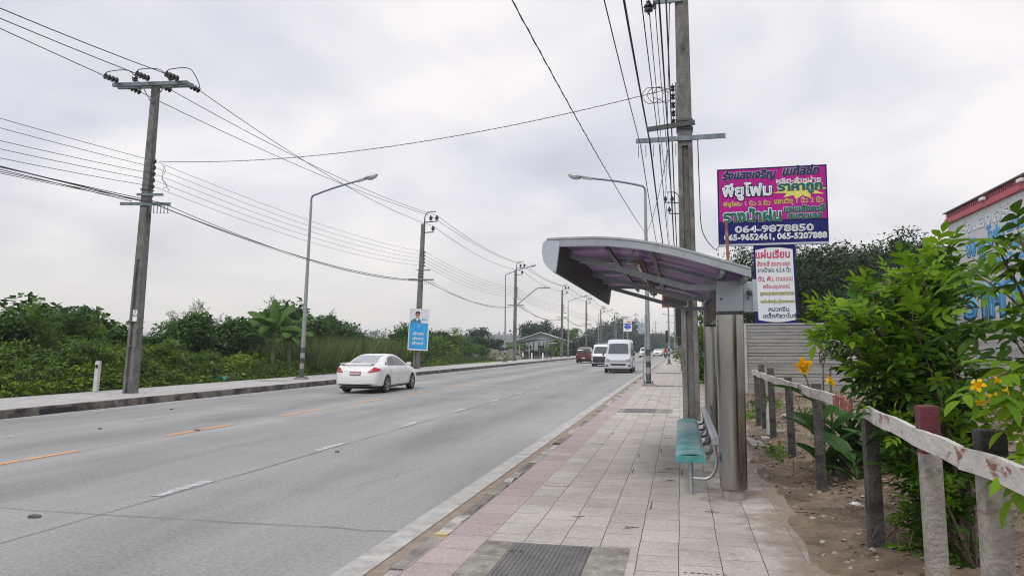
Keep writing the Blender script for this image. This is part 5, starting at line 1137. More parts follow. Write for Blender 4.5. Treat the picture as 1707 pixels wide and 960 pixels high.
motorcycle((-1.8,190,.004), R(-90), 'tiny motorcycle furthest down the near kerb', 'tiny far rider in a dark jacket on a motorcycle', ('dark', (.05,.06,.08)))
# ---------------------------------------------------------------- vegetation
G_dark = leafmat('dark leaves', [(.009,.036,.006),(.020,.070,.010),(.038,.115,.014),(.075,.17,.02)], .55, .25, 2.2)
G_mid = leafmat('mid green leaves', [(.022,.065,.008),(.055,.135,.012),(.10,.20,.016),(.17,.28,.03)], .55, .3, 1.6)
G_lite = leafmat('yellow green leaves', [(.02,.075,.008),(.05,.13,.010),(.11,.21,.014),(.20,.31,.02)], .55, .35, 1.2)
G_olive = leafmat('olive leaves', [(.016,.036,.008),(.036,.07,.014),(.07,.11,.024),(.025,.05,.010)])
G_far = leafmat('far leaves', [(.012,.032,.012),(.020,.048,.018),(.032,.065,.025)])
M['bark'] = mat('bark', (.07,.05,.035), (.17,.13,.095), 7, .95, bump=.8, bscale=25)
M['stem'] = mat('green stem', (.05,.09,.025), (.09,.13,.04), 6, .7)
def trunk(b, base, tips, r0, r=random.Random(1)):
    for tp in tips:
        p0 = Vector(base); p1 = Vector(tp); m = p0.lerp(p1, .5)+Vector((r.uniform(-.1,.1),r.uniform(-.1,.1),.05))*(p1-p0).length*.5
        P = smoothpts([p0, m, p1], 5); b.tube(P, [r0*(1-.8*i/(len(P)-1)) for i in range(len(P))], 7)
def shrub(name, label, group, proto, n, clumps, leaf, m, loc=(0,0,0), sc=(1,1,1), kind_shape=None, sig=.16, rz=0):
    t = T(name, label, 'shrub', loc, rz, group); r = np.random.default_rng(proto); rr = random.Random(proto)
    bl = [(0,0,.45,.5,.5,.5)]
    for i in range(7): a = rr.uniform(0,6.28); d = rr.uniform(.25,.6); bl.append((d*math.cos(a), d*math.sin(a), rr.uniform(.2,.85), rr.uniform(.22,.4), rr.uniform(.22,.4), rr.uniform(.2,.38)))
    crown('foliage', bl, n, clumps, sig, leaf, m, t, kind_shape, r, zmin=-.02, flat=.55, shell=.72, up=1.0)
    # leggy shoots that stick out of the top
    P = []; b = MB()
    for i in range(10):
        a = rr.uniform(0,6.28); d = rr.uniform(.1,.55); q = [Vector((d*math.cos(a)*k, d*math.sin(a)*k, .1+.55*k+.45*k*k)) for k in (0,.4,.7,rr.uniform(.8,.95))]; b.tube(q, [.012,.01,.006,.002], 5)
    b.build('stems', M['bark'], t); t.scale = sc; return t
far_protos = []
for i, (nl, cl, lf, m, sg) in enumerate(((6500,62,.085,G_dark,.115),(6500,60,.07,G_mid,.105),(5200,50,.13,G_dark,.13),(6500,70,.06,G_lite,.09),(5600,55,.09,G_mid,.12))):
    far_protos.append((nl, cl, lf, m, sg))
def profile(tab, u):
    for a, c in zip(tab, tab[1:]):
        if a[0] <= u <= c[0]: return a[1]+(c[1]-a[1])*(u-a[0])/(c[0]-a[0])
    return tab[0][1] if u < tab[0][0] else tab[-1][1]
def ratio(u):        # x / y of the sight line through column u of the photograph
    a = math.atan((u-853.5)/1250)-.2197; return math.tan(a)
def zat(u, v, y): x = ratio(u)*y; d = x*math.sin(-.2197)+y*math.cos(.2197); return 1.65+(580-v)*d/1250
vt = [(-200,510),(0,518),(60,522),(110,516),(150,528),(175,548),(250,562),(285,545),(300,522),(330,515),(350,530),(372,548),(400,545),(430,520),(460,508),(540,505),(565,520),(600,545),(620,562),(650,560),(690,545),(720,552),(800,560),(830,585)]
GH = 'wild shrubs behind the far pavement'
pr_gap = 1
kinds = ['dark leafy shrub of the back row behind the far pavement','green shrub of the back row behind the far pavement','broad-leaved dark shrub of the back row behind the far pavement','yellow-green bush low at the edge of the far pavement','loose green bush low at the edge of the far pavement']
proto = {}
def place_shrub(k, x, y, z, sc, rz):
    if k not in proto:
        nl, cl, lf, m, sg = far_protos[k]; proto[k] = t = shrub('shrub', kinds[k], GH, 20+k, nl, cl, lf, m, sig=sg)
    else: t = copy_tree(proto[k])
    t.location = (x, y, z); t.scale = sc; t.rotation_euler = (0, 0, rz); return t
rr = random.Random(21)
u = -170
while u < 815:
    x = -23.8-rr.uniform(0,2.0); y = x/ratio(u); top = (zat(u, profile(vt, u), y)-.15)*rr.uniform(.88,1.12); w = top*.78*rr.uniform(.8,1.1)
    k = rr.choice([0,0,1,2]) if not 0 < u < 200 else 2
    place_shrub(k, x, y, .1, (w, w, top/1.12), rr.uniform(0,6.28))
    u += 750*w*1.1/ (abs(x)*.22+y*.98) + 4
u = -120
while u < 800:
    x = -21.4-rr.uniform(0,1.0); y = x/ratio(u); v = profile([(-200,600),(0,575),(60,590),(200,575),(240,560),(300,575),(330,592),(420,600),(450,575),(560,575),(640,585),(700,570),(800,580)], u)
    top = max(.45, zat(u, v, y)*rr.uniform(.8,1.25)); w = max(.55, top*.95)
    if not 395 < u < 545: place_shrub(rr.choice([0,1,3,4,3]) if u < 330 else rr.choice([0,1,1,4]), x, y, .1, (w, w, top/1.1), rr.uniform(0,6.28))
    u += 1250*w*.75/(abs(x)*.22+y*.98)+6
# ragged taller sprigs on the skyline
sp = compound(4, .13, .34)
def sprig_tree(u, v, x, label, spread=.5, n=70, m=G_mid, ls=.55, seed=1):
    y = x/ratio(u); top = zat(u, v, y); t = T('sapling', label, 'tree', (x, y, .1)); r = np.random.default_rng(seed); q = random.Random(seed)
    b = MB(); tips = []
    for i in range(7):
        a = q.uniform(0,6.28); d = spread*q.uniform(.3,1.4); e = Vector((d*math.cos(a), d*math.sin(a), top*q.uniform(.7,1.0))); tips.append(e); trunk(b, (0,0,0), [e], .05, q)
    b.build('trunk', M['bark'], t)
    P = []; 
    for i in range(n): e = tips[i % 7]; k = q.uniform(.6,1); P.append([e.x*k+r.normal()*.12, e.y*k+r.normal()*.12, e.z*k+r.normal()*.12])
    P = np.array(P); d = unit(r.normal(size=(n,3))+np.array([0,0,.35])); no = unit(r.normal(size=(n,3))*.5+np.array([0,0,1])); X, Y, Z = frames(d, no)
    V, F = stamp(sp[0], sp[1][:, :4], P, X, Y, Z, ls*(.6+.6*r.random(n))); npmesh('crown', V, F, m, t); return t
for i, (u, v, x, lab) in enumerate([(62,512,-23.2,'ragged sapling at the far left skyline'),(112,510,-23.4,'sapling with airy top left of the nearest pole'),(150,520,-23,'sapling just left of the nearest concrete pole'),(305,518,-25,'leggy sapling right of the nearest pole'),(338,508,-25,'taller leggy sapling right of the nearest pole'),(376,530,-25.5,'thin sapling left of the banana plant'),(455,500,-25,'bamboo-like sapling directly behind the banana plant'),(562,520,-25.5,'sapling right of the leaning street lamp'),(682,540,-25,'thin sapling left of the campaign poster'),(735,560,-25,'sapling right of the campaign poster')]):
    sprig_tree(u, v, x, lab, seed=30+i, n=260, ls=.42, m=(G_mid, G_dark)[i % 2])
# creeper carpet and grass along the verge
def vz(x, y): return .12+max(0, (-19.5-x))*.22+.22*(math.sin(x*2.1+y*.8)+math.sin(y*1.7-x)*.7+1.2)*min(1, max(0, (-19.3-x))/.8)
scatter('creeper_carpet', 60000, -23, -19.35, 11, 62, .17, LEAF, leafmat('creeper leaves', [(.008,.035,.005),(.018,.065,.008),(.04,.11,.010),(.09,.18,.014),(.20,.31,.02)], .55, .3, .6), zf=vz, lift=.30)
BL = (np.array([[-.012,0,0],[.012,0,0],[.010,.55,.05],[-.010,.55,.05],[.0,1,.22],[0,1,.22]]), np.array([[0,1,2,3],[3,2,4,5]]))
scatter('tall_grass', 8000, -22.5, -19.45, 13, 80, .75, BL, leafmat('grass blades', [(.05,.10,.02),(.10,.15,.035),(.20,.20,.08),(.07,.12,.03)], .6), zf=lambda x,y: .1, lift=.1, upright=True)
scatter('reeds', 15000, -24, -19.6, 38, 56, 1.45, BL, leafmat('reed blades', [(.04,.085,.02),(.10,.16,.035),(.24,.22,.10),(.06,.11,.025),(.16,.19,.06)], .6), zf=lambda x,y: .1, lift=.4, upright=True, dens=lambda P: np.sin(P[:,0]*2.7+P[:,1]*.9)+np.sin(P[:,1]*2.1-P[:,0]) > -.5)
scatter('verge_weeds', 9000, 16.2*-1.21, -19.2, 11, 90, .10, LEAF, G_mid, zf=lambda x,y: .2, lift=.12)

# banana plant
r = random.Random(2); t = T('banana_plant', 'banana clump with long paddle leaves behind the leaning street lamp', 'plant', (-20.9, 35.9, .3)); r = random.Random(2)
M['banana'] = leafmat('banana leaf', [(.018,.06,.008),(.04,.11,.012),(.08,.17,.016)], .45, .25)
def paddle(L, w, bend, n=14):
    b = MB(); vs = []; fs = []
    for i in range(n+1):
        u = i/n; ww = w*math.sin(math.pi*min(1, .06+.92*u))**.55*.5; y = L*u; z = -bend*L*u*u; rag = .9+.1*math.sin(i*2.7)
        vs += [(-ww*rag, y, z+ww*.45), (-.012, y, z), (.012, y, z), (ww*rag, y, z+ww*.45)]
        if i: a = (i-1)*4; fs += [(a,a+1,a+5,a+4),(a+1,a+2,a+6,a+5),(a+2,a+3,a+7,a+6)]
    b.add(vs, fs); return b
def arcleaf(org, az, el, L, w, curl, twist, n=16, q=r):
    """banana leaf: a midrib that bends over under its weight, a blade with ragged, drooping sides"""
    h = Vector((math.sin(az), math.cos(az), 0)); p = Vector(org); vs = []; fs = []; ph = q.uniform(0,6)
    for i in range(n+1):
        u = i/n; e = el-curl*u*u; d = h*math.cos(e)+Vector((0,0,1))*math.sin(e)
        if i: p = p+d*(L/n)
        side = d.cross(Vector((0,0,1))).normalized() if abs(d.z) < .98 else h.cross(Vector((0,0,1))); nrm = side.cross(d).normalized()
        side = side*math.cos(twist)+nrm*math.sin(twist); nrm = side.cross(d).normalized(); ub = max(0, (u-.16)/.84)
        ww = w*.5*math.sin(math.pi*min(1, .04+.93*ub))**.5 if u > .16 else .02
        rg = 1+.14*math.sin(i*2.3+ph) if ub > 0 else 1
        vs += [p-side*ww*rg-nrm*ww*.35, p-side*ww*.5*rg+nrm*ww*.05, p, p+side*ww*.5*rg+nrm*ww*.05, p+side*ww*(2-rg)-nrm*ww*.35]
        if i:
            a = (i-1)*5; fs += [(a+k, a+k+1, a+k+6, a+k+5) for k in range(4)]
    b = MB(); b.add(vs, fs); return b
stems = ((0,0,2.35),(.7,.4,1.9),(-.6,.3,1.8))
for k, (x, y, h_) in enumerate(stems): b = MB(); b.tube([(x,y,0),(x*.95,y,h_*.5),(x*.9,y,h_)], [.14,.11,.07], 10); b.build('trunk', M['stem'], t)
lv = [(0,0,86,1.9,.34,.05,.0),(0,-35,78,2.0,.55,.5,.4),(0,50,72,2.1,.6,.7,-.4),(0,-95,60,2.1,.6,1.0,.5),(0,95,62,2.1,.6,.9,-.5),(0,150,60,2.0,.6,1.6,.3),(0,-150,58,2.0,.6,1.7,-.2),(0,-70,35,2.0,.6,1.5,.3),(0,75,30,2.0,.6,1.6,-.3),(0,180,40,1.8,.55,2.0,.1),
      (1,60,70,1.9,.55,.8,-.5),(1,100,45,2.0,.55,1.4,-.3),(1,150,50,1.8,.55,1.8,.2),(1,-40,78,1.8,.5,.6,.2),(1,120,20,1.7,.5,1.4,.4),(2,-80,62,1.9,.55,.9,.5),(2,-110,35,2.0,.55,1.4,.2),(2,-150,55,1.8,.55,1.8,-.3),(2,20,78,1.8,.5,.5,.3),(2,-130,15,1.7,.5,1.3,-.3)]
for k, az, el, L, w, curl, tw in lv:
    x, y, h_ = stems[k]; arcleaf((x*.9, y, h_-.1-r.uniform(0,.3)), R(az+r.uniform(-8,8)), R(el), L*.95, w, curl, tw).build('leaf', M['banana'], t, smooth='all')

# delineator post and rubbish
b = MB(); b.box(-.075,.075,-.06,.06,0,1.02, bev=.02); o = b.build('marker_post', mat('dirty white post',(.45,.45,.43),(.62,.62,.6),5,.8,stain=(.25,.24,.2),sscale=3)); o.location = (-18.9,21.4,.2); o.rotation_euler = (0,R(4),0)
tag(o, 'short white marker post with a dark round reflector left of the nearest pole', 'marker post'); b = MB(); b.lathe([(.06,0),(.055,.012),(0,.014)],14,Matrix.Translation((0,-.06,.85))@Matrix.Rotation(R(90),4,'X'),close=False); b.build('reflector', M['black'], o)
cols = [((.02,.35,.28),'crumpled green plastic bag in the rubbish by the far pavement'),((.6,.58,.55),'white plastic bag in the rubbish by the far pavement'),((.55,.35,.28),'pinkish rag in the rubbish by the far pavement'),((.62,.62,.6),'pale scrap of plastic beside the green bag')]
for i, (c, lab) in enumerate(cols):
    b = MB(); q = random.Random(i); b.lathe([(.05,0),(.22,.03),(.25,.12),(.14,.24),(0,.27)], 9, close=False); b.v = [(v[0]*q.uniform(.7,1.3), v[1]*q.uniform(.6,1.2), v[2]*q.uniform(.7,1.2)) for v in b.v]
    o = b.build('plastic_bag' if i != 2 else 'rag', mat('bag %d' % i, c, rough=.5)); o.location = (-19.55-.15*i, 29.3+.55*i, .2+.06*(i % 2)); tag(o, lab, 'rubbish')

# ---------------------------------------------------------------- tree builder for the distance
def tree(loc, h, w, label, group=None, m=G_far, seed=1, n=6000, leaf=.28, cl=150, ztrunk=.35, sig=.5, airy=False):
    t = T('tree', label, 'tree', loc, 0, group); q = random.Random(seed); r = np.random.default_rng(seed); bl = []
    k = 9 if not airy else 14
    for i in range(k):
        a = q.uniform(0,6.28); d = w*.5*q.uniform(0,.75); zz = h*q.uniform(ztrunk+.08, .88); s_ = w*q.uniform(.16,.30)*(1 if not airy else .55)
        bl.append((d*math.cos(a), d*math.sin(a), zz, s_*1.15, s_*1.15, s_*.8))
    crown('crown', bl, n, cl, sig, leaf, m, t, None, r, flat=.6, shell=.6)
    b = MB(); trunk(b, (0,0,-.2), [bb[:3] for bb in bl[:6]], h*.028, q); b.build('trunk', M['bark'], t); return t
def tree_at(u, vtop, y, wpx, label, group=None, **k):
    x = ratio(u)*y; h = zat(u, vtop, y); d = x*math.sin(-.2197)+y*math.cos(.2197); return tree((x, y, 0), h, wpx*d/1250, label, group, **k)
def copytree_at(src, u, vtop, y, wpx, label, rz):
    o = copy_tree(src); x = ratio(u)*y; d = x*math.sin(-.2197)+y*math.cos(.2197); h = zat(u, vtop, y); h0, w0 = src['_h'], src['_w']
    o.location = (x, y, 0); o.rotation_euler = (0, 0, rz); o.scale = (wpx*d/1250/w0, wpx*d/1250/w0, h/h0); o['label'] = label; return o
# right of the picture, behind the wall
GB = 'dark trees behind the concrete wall'
ta = tree_at(1400, 432, 46, 260, 'wide olive tree behind the wall, right of the billboard post', GB, m=G_olive, seed=3, n=24000, leaf=.2, cl=300, ztrunk=.12, sig=.55)
ta['_h'] = zat(1400,432,46); ta['_w'] = 260*(ratio(1400)*46*math.sin(-.2197)+46*math.cos(.2197))/1250
for u, v, y, w_, lab, rz in ((1255,440,52,150,'olive tree showing between shelter roof and billboard post',1.2),(1340,436,50,180,'olive tree right behind the white lettered panel',2.4),(1490,418,48,240,'tallest olive tree behind the wall beside the shop building',4.0),(1560,440,44,200,'olive tree touching the corner of the shop building',5.1),(1300,460,42,170,'low olive tree over the wall under the billboard',3.3),(1430,470,40,200,'low olive tree over the wall behind the near bush',.6)):
    copytree_at(ta, u, v, y, w_, lab, rz)
tree_at(1510, 400, 47, 80, 'feathery dark conifer-like tree beside the shop building', GB, m=G_olive, seed=8, n=6000, leaf=.3, cl=160, ztrunk=.2, sig=.4)
# along the near pavement further on
tg = tree_at(1172, 505, 44, 40, 'dense green tree between the big pole and the shelter columns', None, m=G_mid, seed=12, n=9000, leaf=.12, cl=200, ztrunk=.02, sig=.25)
tree_at(1168, 590, 34, 26, 'low leafy roadside plant between pole and shelter column', None, m=G_lite, seed=13, n=2500, leaf=.16, cl=50, ztrunk=.02, sig=.2)
for i, (u, v, y, w_, lab) in enumerate(((1180,535,62,60,'green tree further on by the near pavement'),(1160,560,90,60,'small tree far on by the near pavement'),(1146,568,130,40,'distant small tree by the near pavement'))):
    tree_at(u, v, y, w_, lab, None, m=G_mid, seed=50+i, n=4000, leaf=.25, cl=90, ztrunk=.05, sig=.4)
# far left distance
GD = 'distant trees beyond the far pavement'
for i, (u, v, y, w_, m, lab, airy, lf) in enumerate([
    (790,548,140,44,G_far,'round dark tree left of the long grey hall',False,.4),(765,560,120,40,G_mid,'bushy tree left of the round dark tree',False,.35),(822,570,125,40,G_far,'low tree before the grey hall',False,.35),(860,575,128,50,G_mid,'low green tree at the left lamp and pole pair',False,.35),
    (888,545,165,44,G_far,'dark tree behind the gabled house, left one',False,.5),(912,535,170,50,G_far,'tallest dark tree behind the gabled house',False,.5),(935,548,165,36,G_far,'dark tree behind the gabled house, right one',False,.5),(922,565,130,30,G_mid,'bright green tree right of the gabled house',False,.4),
    (956,545,150,28,G_mid,'airy pale tree with gaps beside the far lamp',True,.3),(948,572,140,40,G_far,'dark bush clump before the grey wall',False,.4),(975,566,180,26,G_far,'small tree over the long grey wall',False,.5),
    (1015,548,260,60,G_far,'broad dark tree right of the grey wall',False,.8),(1032,540,270,60,G_far,'highest dark tree before the blue sign',False,.8),(1050,552,260,50,G_far,'dark tree under the blue sign',False,.8),(1078,556,330,60,G_far,'hazy tree right of the blue sign',False,.9),(1098,562,360,50,G_far,'hazy low tree near the road end',False,.9),(1115,568,420,44,G_far,'hazy farthest tree at the end of the road',False,1.1),(1000,560,240,40,G_far,'dark tree left of the broad dark tree',False,.7),(1135,570,420,40,G_far,'hazy far tree at the end of the pavement',False,1.1)]):
    tree_at(u, v, y, w_, lab, GD, m=m, seed=70+i, n=4500 if not airy else 1500, leaf=lf, cl=120, ztrunk=.05 if not airy else .2, sig=lf*1.1, airy=airy)
# a far wood closes the horizon
P = []
o = crown('far_wood', [(x, 620+60*math.sin(x*.01), 5, 38, 20, 7+3*math.sin(x*.021)) for x in range(-900, 700, 45)], 26000, 900, 3.2, 2.4, G_far, None, None, rng, zmin=.0); o['kind'] = 'stuff'
o = crown('far_scrub', [(-26-i*1.5, 66+i*7, .8, 6, 6, 1.3+.5*math.sin(i)) for i in range(14)], 16000, 400, .5, .3, G_mid, None, None, rng, zmin=.0); o['kind'] = 'stuff'

# ---------------------------------------------------------------- far buildings
M['fc_wall'] = mat('pale grey sheet wall', (.27,.29,.31), (.34,.36,.38), 2, .7); M['fc_roof'] = mat('grey sheet roof', (.24,.25,.28), (.31,.32,.35), 2, .55); M['fc_white'] = mat('pale plaster', (.45,.46,.46), (.54,.55,.55), 2, .8); M['roof_dark'] = mat('dark roof sheet', (.05,.05,.055), (.09,.09,.095), 3, .7)
def gable(name, label, loc, rz, L, Wd, h, rise, mw, mr, openings=()):
    t = T(name, label, 'building', loc, rz)
    b = MB(); b.box(-L/2,L/2,-Wd/2,Wd/2,-.2,h); b.prism([(-L/2,h),(L/2,h),(0,h+rise)], -Wd/2, Wd/2); b.build('wall', mw, t)
    b = MB(); b.bar((-L/2-.8,0,h-.15),(0,0,h+rise+.15), Wd+1.2, .12, up=(0,1,0)) if False else None
    for s in (-1, 1):
        b.add([(s*(L/2+.9),-Wd/2-.7,h-rise*.9/(L/2)*1),(s*(L/2+.9),Wd/2+.7,h-rise*.9/(L/2)*1),(0,Wd/2+.7,h+rise+.02),(0,-Wd/2-.7,h+rise+.02),(s*(L/2+.9),-Wd/2-.7,h+.14-rise*.9/(L/2)),(s*(L/2+.9),Wd/2+.7,h+.14-rise*.9/(L/2)),(0,Wd/2+.7,h+rise+.16),(0,-Wd/2-.7,h+rise+.16)], [(0,3,2,1),(4,5,6,7),(0,1,5,4),(0,4,7,3),(1,2,6,5)])
    b.build('roof', mr, t)
    for (x0, x1, z0, z1) in openings:
        b = MB(); b.box(x0,x1,-Wd/2-.04,-Wd/2+.02,z0,z1); w_ = b.build('window', M['glass'], t); b = MB()
        for a,c,d,e in ((x0-.08,x1+.08,z1,z1+.08),(x0-.08,x1+.08,z0-.08,z0),(x0-.08,x0,z0,z1),(x1,x1+.08,z0,z1)): b.box(a,c,-Wd/2-.07,-Wd/2+.02,d,e)
        b.build('frame', M['fc_roof'], w_)
    return t
def P_(u, y): return (ratio(u)*y, y, 0)
# long hall with a curved roof
x, y, _ = P_(838, 190); t = T('hall', 'long grey hall with a shallow curved roof left of the gabled house', 'building', (x, y, 0)); Lh = 13
b = MB(); b.box(-Lh,Lh,-8,8,0,3.1); b.build('wall', M['fc_wall'], t); b = MB(); ar = [(-Lh-.5+ (2*Lh+1)*i/12, 3.1+2.6*math.sin(math.pi*(.12+.76*i/12))-.7) for i in range(13)]; b.prism(ar+[(Lh+.5,3.0),(-Lh-.5,3.0)], -8.5, 8.5); b.build('roof', M['fc_roof'], t)
for i in range(5): b = MB(); b.box(-10+i*4.5,-8.6+i*4.5,-8.05,-7.99,1.0,2.2); b.build('window', M['glass'], t)
gable('gabled_house', 'pale house with a low wide gable roof behind the dark open shelter', P_(906,145), .1, 9.5, 12, 3.0, 1.5, M['fc_wall'], M['fc_white'], [(-3.2,-1.8,1.0,2.1),(1.6,3.0,1.0,2.1),(-.6,.5,1.0,2.1)])
x, y, _ = P_(985, 185); t = T('long_warehouse', 'long grey windowless warehouse behind the dark red pickup', 'building', (x, y, 0)); b = MB(); b.box(-5.5,6,-4,4,0,3.3); b.build('wall', M['fc_wall'], t); b = MB(); b.prism([(-6,3.0),(6.4,3.6),(6.4,3.9),(-6,3.35)], -4.5, 4.5); b.build('roof', M['roof_dark'], t)
for i in range(4): b = MB(); b.box(-4.5+i*2.8,-4.44+i*2.8,-4.03,-4.0,0,3.2); b.build('wall_rib', M['fc_roof'], t)
# open bus stop shelter on the far side
x, y, _ = P_(893, 100); t = T('roadside_shelter', 'old open shelter with a dark sheet roof and white posts on the far pavement', 'shelter', (x, y, .15))
b = MB(); b.prism([(-2.3,2.15),(0.2,2.55),(2.0,2.5),(2.0,2.56),(.2,2.64),(-2.3,2.22)], -2, 2); b.build('roof', M['roof_dark'], t)
b = MB(); b.box(.8,2.7,-1.5,1.5,2.1,2.2); b.build('roof_wing', M['fc_white'], t)
for xx in (-1.9,-.6,.8,1.8):
    for yy in (-1.6,1.6): b = MB(); b.box(xx-.06,xx+.06,yy-.06,yy+.06,0,2.3); b.build('post', M['frame_dark'] if xx > .5 or yy > 0 else M['fc_roof'], t)
for xx in (-1.4,-.2,1.3): b = MB(); b.box(xx-.08,xx+.08,-1.9,-1.74,0,.85); b.build('low_post', M['white'], t)
b = MB(); b.box(-1.7,1.9,1.0,1.4,.4,.46); b.build('seat', M['frame_dark'], t)
b = MB(); b.box(-1.9,1.9,1.55,1.6,.5,1.1); b.build('back_panel', M['roof_dark'], t)
# rubble mounds
o = scatter('rubble', 2600, -25.5, -20.3, 78, 118, .45, (np.array([[1,0,.1],[.3,.9,.15],[-.8,.5,.1],[-.7,-.6,.12],[.4,-.8,.1],[0,0,.9]]), np.array([[0,1,5],[1,2,5],[2,3,5],[3,4,5],[4,0,5]])), leafmat('rubble chips', [(.20,.18,.155),(.30,.28,.25),(.12,.10,.08),(.25,.20,.17),(.06,.08,.03)], .9, 0), zf=lambda x, y: .1+.9*math.exp(-((x+23)/1.6)**2)*(.6+.4*math.sin(y*.5)), lift=.1)
# round blue advertising sign and pale blue block far off
x, y, _ = P_(1046, 235); t = T('advertising_sign', 'white sign with a blue and red round emblem high on a mast', 'sign', (x, y, 0)); zc = zat(1046,542,235)
b = MB(); b.cyl((0,0,0),.15,zc,8); b.build('mast', M['fc_roof'], t)
b = MB(); b.box(-1.3,1.3,-.15,.15,zc-2.0,zc+1.9, bev=.1); b.build('board', M['white'], t)
b = MB(); b.prism([(1.05*math.cos(a), zc-.55+.75*math.sin(a)) for a in [i*math.pi/8 for i in range(16)]], -.17,-.152); b.box(-1.25,1.25,-.17,-.152,zc+.15,zc+.55); b.build('emblem', mat('sign blue',(.03,.10,.45)), t)
b = MB(); b.box(-.2,1.1,-.17,-.152,zc+.75,zc+1.2); b.build('stripe', mat('sign red',(.55,.12,.05)), t)
x, y, _ = P_(1064, 400); t = T('blue_block', 'pale blue tall building far off behind the round sign', 'building', (x, y, 0)); hh = zat(1064,538,400)
b = MB(); b.box(-5,5,-5,5,0,hh); b.build('wall', mat('pale blue wall',(.30,.42,.55),(.34,.46,.58),1,.7), t)
for k in range(4):
    for i in range(4): b = MB(); b.box(-4.3+i*2.4,-2.7+i*2.4,-5.05,-4.99,hh-2.4-k*2.8,hh-1.0-k*2.8); b.build('window', M['fc_roof'], t)
# lattice of thin masts and small poles far off to give the cluttered road end
for i, (u, vt_, y, lab) in enumerate(((1060,520,300,'thin far mast right of the round sign'),(1070,530,330,'thinner far mast before the blue block'),(1087,548,360,'far mast near the end of the road'),(1092,535,340,'far mast left of the banded lamp post top'))):
    x, yy, _ = P_(u, y); b = MB(); b.tube([(x,yy,0),(x,yy,zat(u,vt_,y))],[.16,.10],6); b.box(x-1.2,x+1.2,yy-.05,yy+.05,zat(u,vt_,y)-1.2,zat(u,vt_,y)-1.05); b.box(x-.9,x+.9,yy-.05,yy+.05,zat(u,vt_,y)-3,zat(u,vt_,y)-2.85)
    tag(b.build('far_mast', M['pole_far']), lab, 'mast', 'far masts at the road end')
# goods by the near pavement past the shelter
for i, (x, y, c, lab, w_, h_) in enumerate(((1.25,40,(.03,.07,.35),'blue upright panel by the near pavement seen left of the far column',.12,1.0),(1.5,43,(.45,.03,.04),'red upright panel beside the blue one',.14,.8),(1.5,39,(.45,.36,.05),'yellow low board beside the roadside plant',.2,.35))):
    b = MB(); b.box(x-w_,x+w_,y,y+.05,.45,.45+h_, bev=.02); b.box(x-w_*.8,x-w_*.8+.04,y+.01,y+.04,.1,.47); b.box(x+w_*.8-.04,x+w_*.8,y+.01,y+.04,.1,.47); tag(b.build('roadside_board', mat('board paint %d' % i, c, rough=.5)), lab, 'board')
b = MB(); b.tube([(1.15,33,.1),(1.15,33,2.1)],.03,7); tag(b.build('thin_post', M['pole_far']), 'thin grey post between the big pole and the shelter columns', 'post')
# ---------------------------------------------------------------- near plants
r = np.random.default_rng(77); q = random.Random(77)
G_new = leafmat('fresh shrub leaves', [(.035,.12,.005),(.08,.22,.008),(.15,.32,.012),(.24,.40,.022)], .55, .4, 2.5)
G_old = leafmat('deep green shrub leaves', [(.010,.045,.006),(.02,.075,.010),(.04,.12,.014),(.065,.16,.018),(.09,.19,.02)], .5, .25, 2.5)
CL = compound(2, .26, .52); CL5 = CL
def leafset(name, P, D, m, parent, size, shape=CL, droop=.2):
    P = np.array(P); n = len(P); D = unit(np.array(D)+r.normal(size=(n,3))*.28-np.array([0,0,droop])); no = unit(r.normal(size=(n,3))*.35+np.array([0,0,1])+D*.15); X, Y, Z = frames(D, no)
    S = size*(.65+.6*r.random(n)); V, F = stamp(shape[0], shape[1], P, X, Y, Z, S); return npmesh(name, V, F, m, parent, smooth=True)
def branchy(t, base, targets, r0, new_lit_frac=.45, leaf=.24, per=9, tw=.22, droop=.2, shape=CL):
    """stems from the base to every target, twigs along them, leaves in whorls on the twigs"""
    b = MB(); PN, DN, PO, DO = [], [], [], []
    for tgt in targets:
        p0 = Vector(base); p1 = Vector(tgt); L = (p1-p0).length; m = p0.lerp(p1, .5)+Vector((q.gauss(0,.08),q.gauss(0,.08),.06*L)); C_ = smoothpts([p0, m, p1], 8); n = len(C_)
        b.tube(C_, [max(.003, r0*(1-.88*i/(n-1))) for i in range(n)], 6)
        for i in range(int(n*.35), n):
            c = C_[i]
            for k in range(per if i < n-1 else per+3):
                out = Vector((q.gauss(0,1), q.gauss(0,1), q.gauss(.25,.7))).normalized(); e = c+out*tw*q.uniform(.3,1.25); 
                new = (e-p1).length < .16 or q.random() < new_lit_frac*max(0, out.z)  # new growth at the tips; extra pale upward leaves paint the lit top
                (PN if new else PO).append(c.lerp(e, .75)); d = (out+(p1-p0).normalized()*.5); (DN if new else DO).append(d)
                if k % 3 == 0: b.tube([c, c.lerp(e,.75)], [.004,.002], 4)
    b.build('branches', M['bark'], t)
    if PO: leafset('foliage', PO, DO, G_old, t, leaf, shape, droop)
    if PN: o = leafset('young_foliage', PN, DN, G_new, t, leaf*.95, shape, droop*.4); o['label'] = 'fresh yellow-green leaves, more of them on top as painted light'
def rel(u, v, y, o): x = ratio(u)*y; return (x-o[0], y-o[1], zat(u, v, y)-o[2])
O = (1.95, 5.75, .12)
t = T('flowering_bush', 'big glossy green bush growing over the rail beside the near fence posts', 'shrub', O)
tg_ = []
for u, v in ((1328,500),(1345,520),(1365,500),(1390,470),(1420,455),(1450,435),(1480,470),(1500,420),(1520,440),(1545,400),(1560,440),(1540,480),(1500,500),(1460,510),(1470,560),(1380,510),(1535,390),(1430,480),(1480,530),(1440,575)):
    tg_.append(rel(u+44-.17*(u-1365), v+34, 6.1+q.uniform(-.4,.45), O))
branchy(t, (-.05,.1,0), tg_, .022, leaf=.18, per=5, tw=.15, new_lit_frac=.75)
tg_ = []
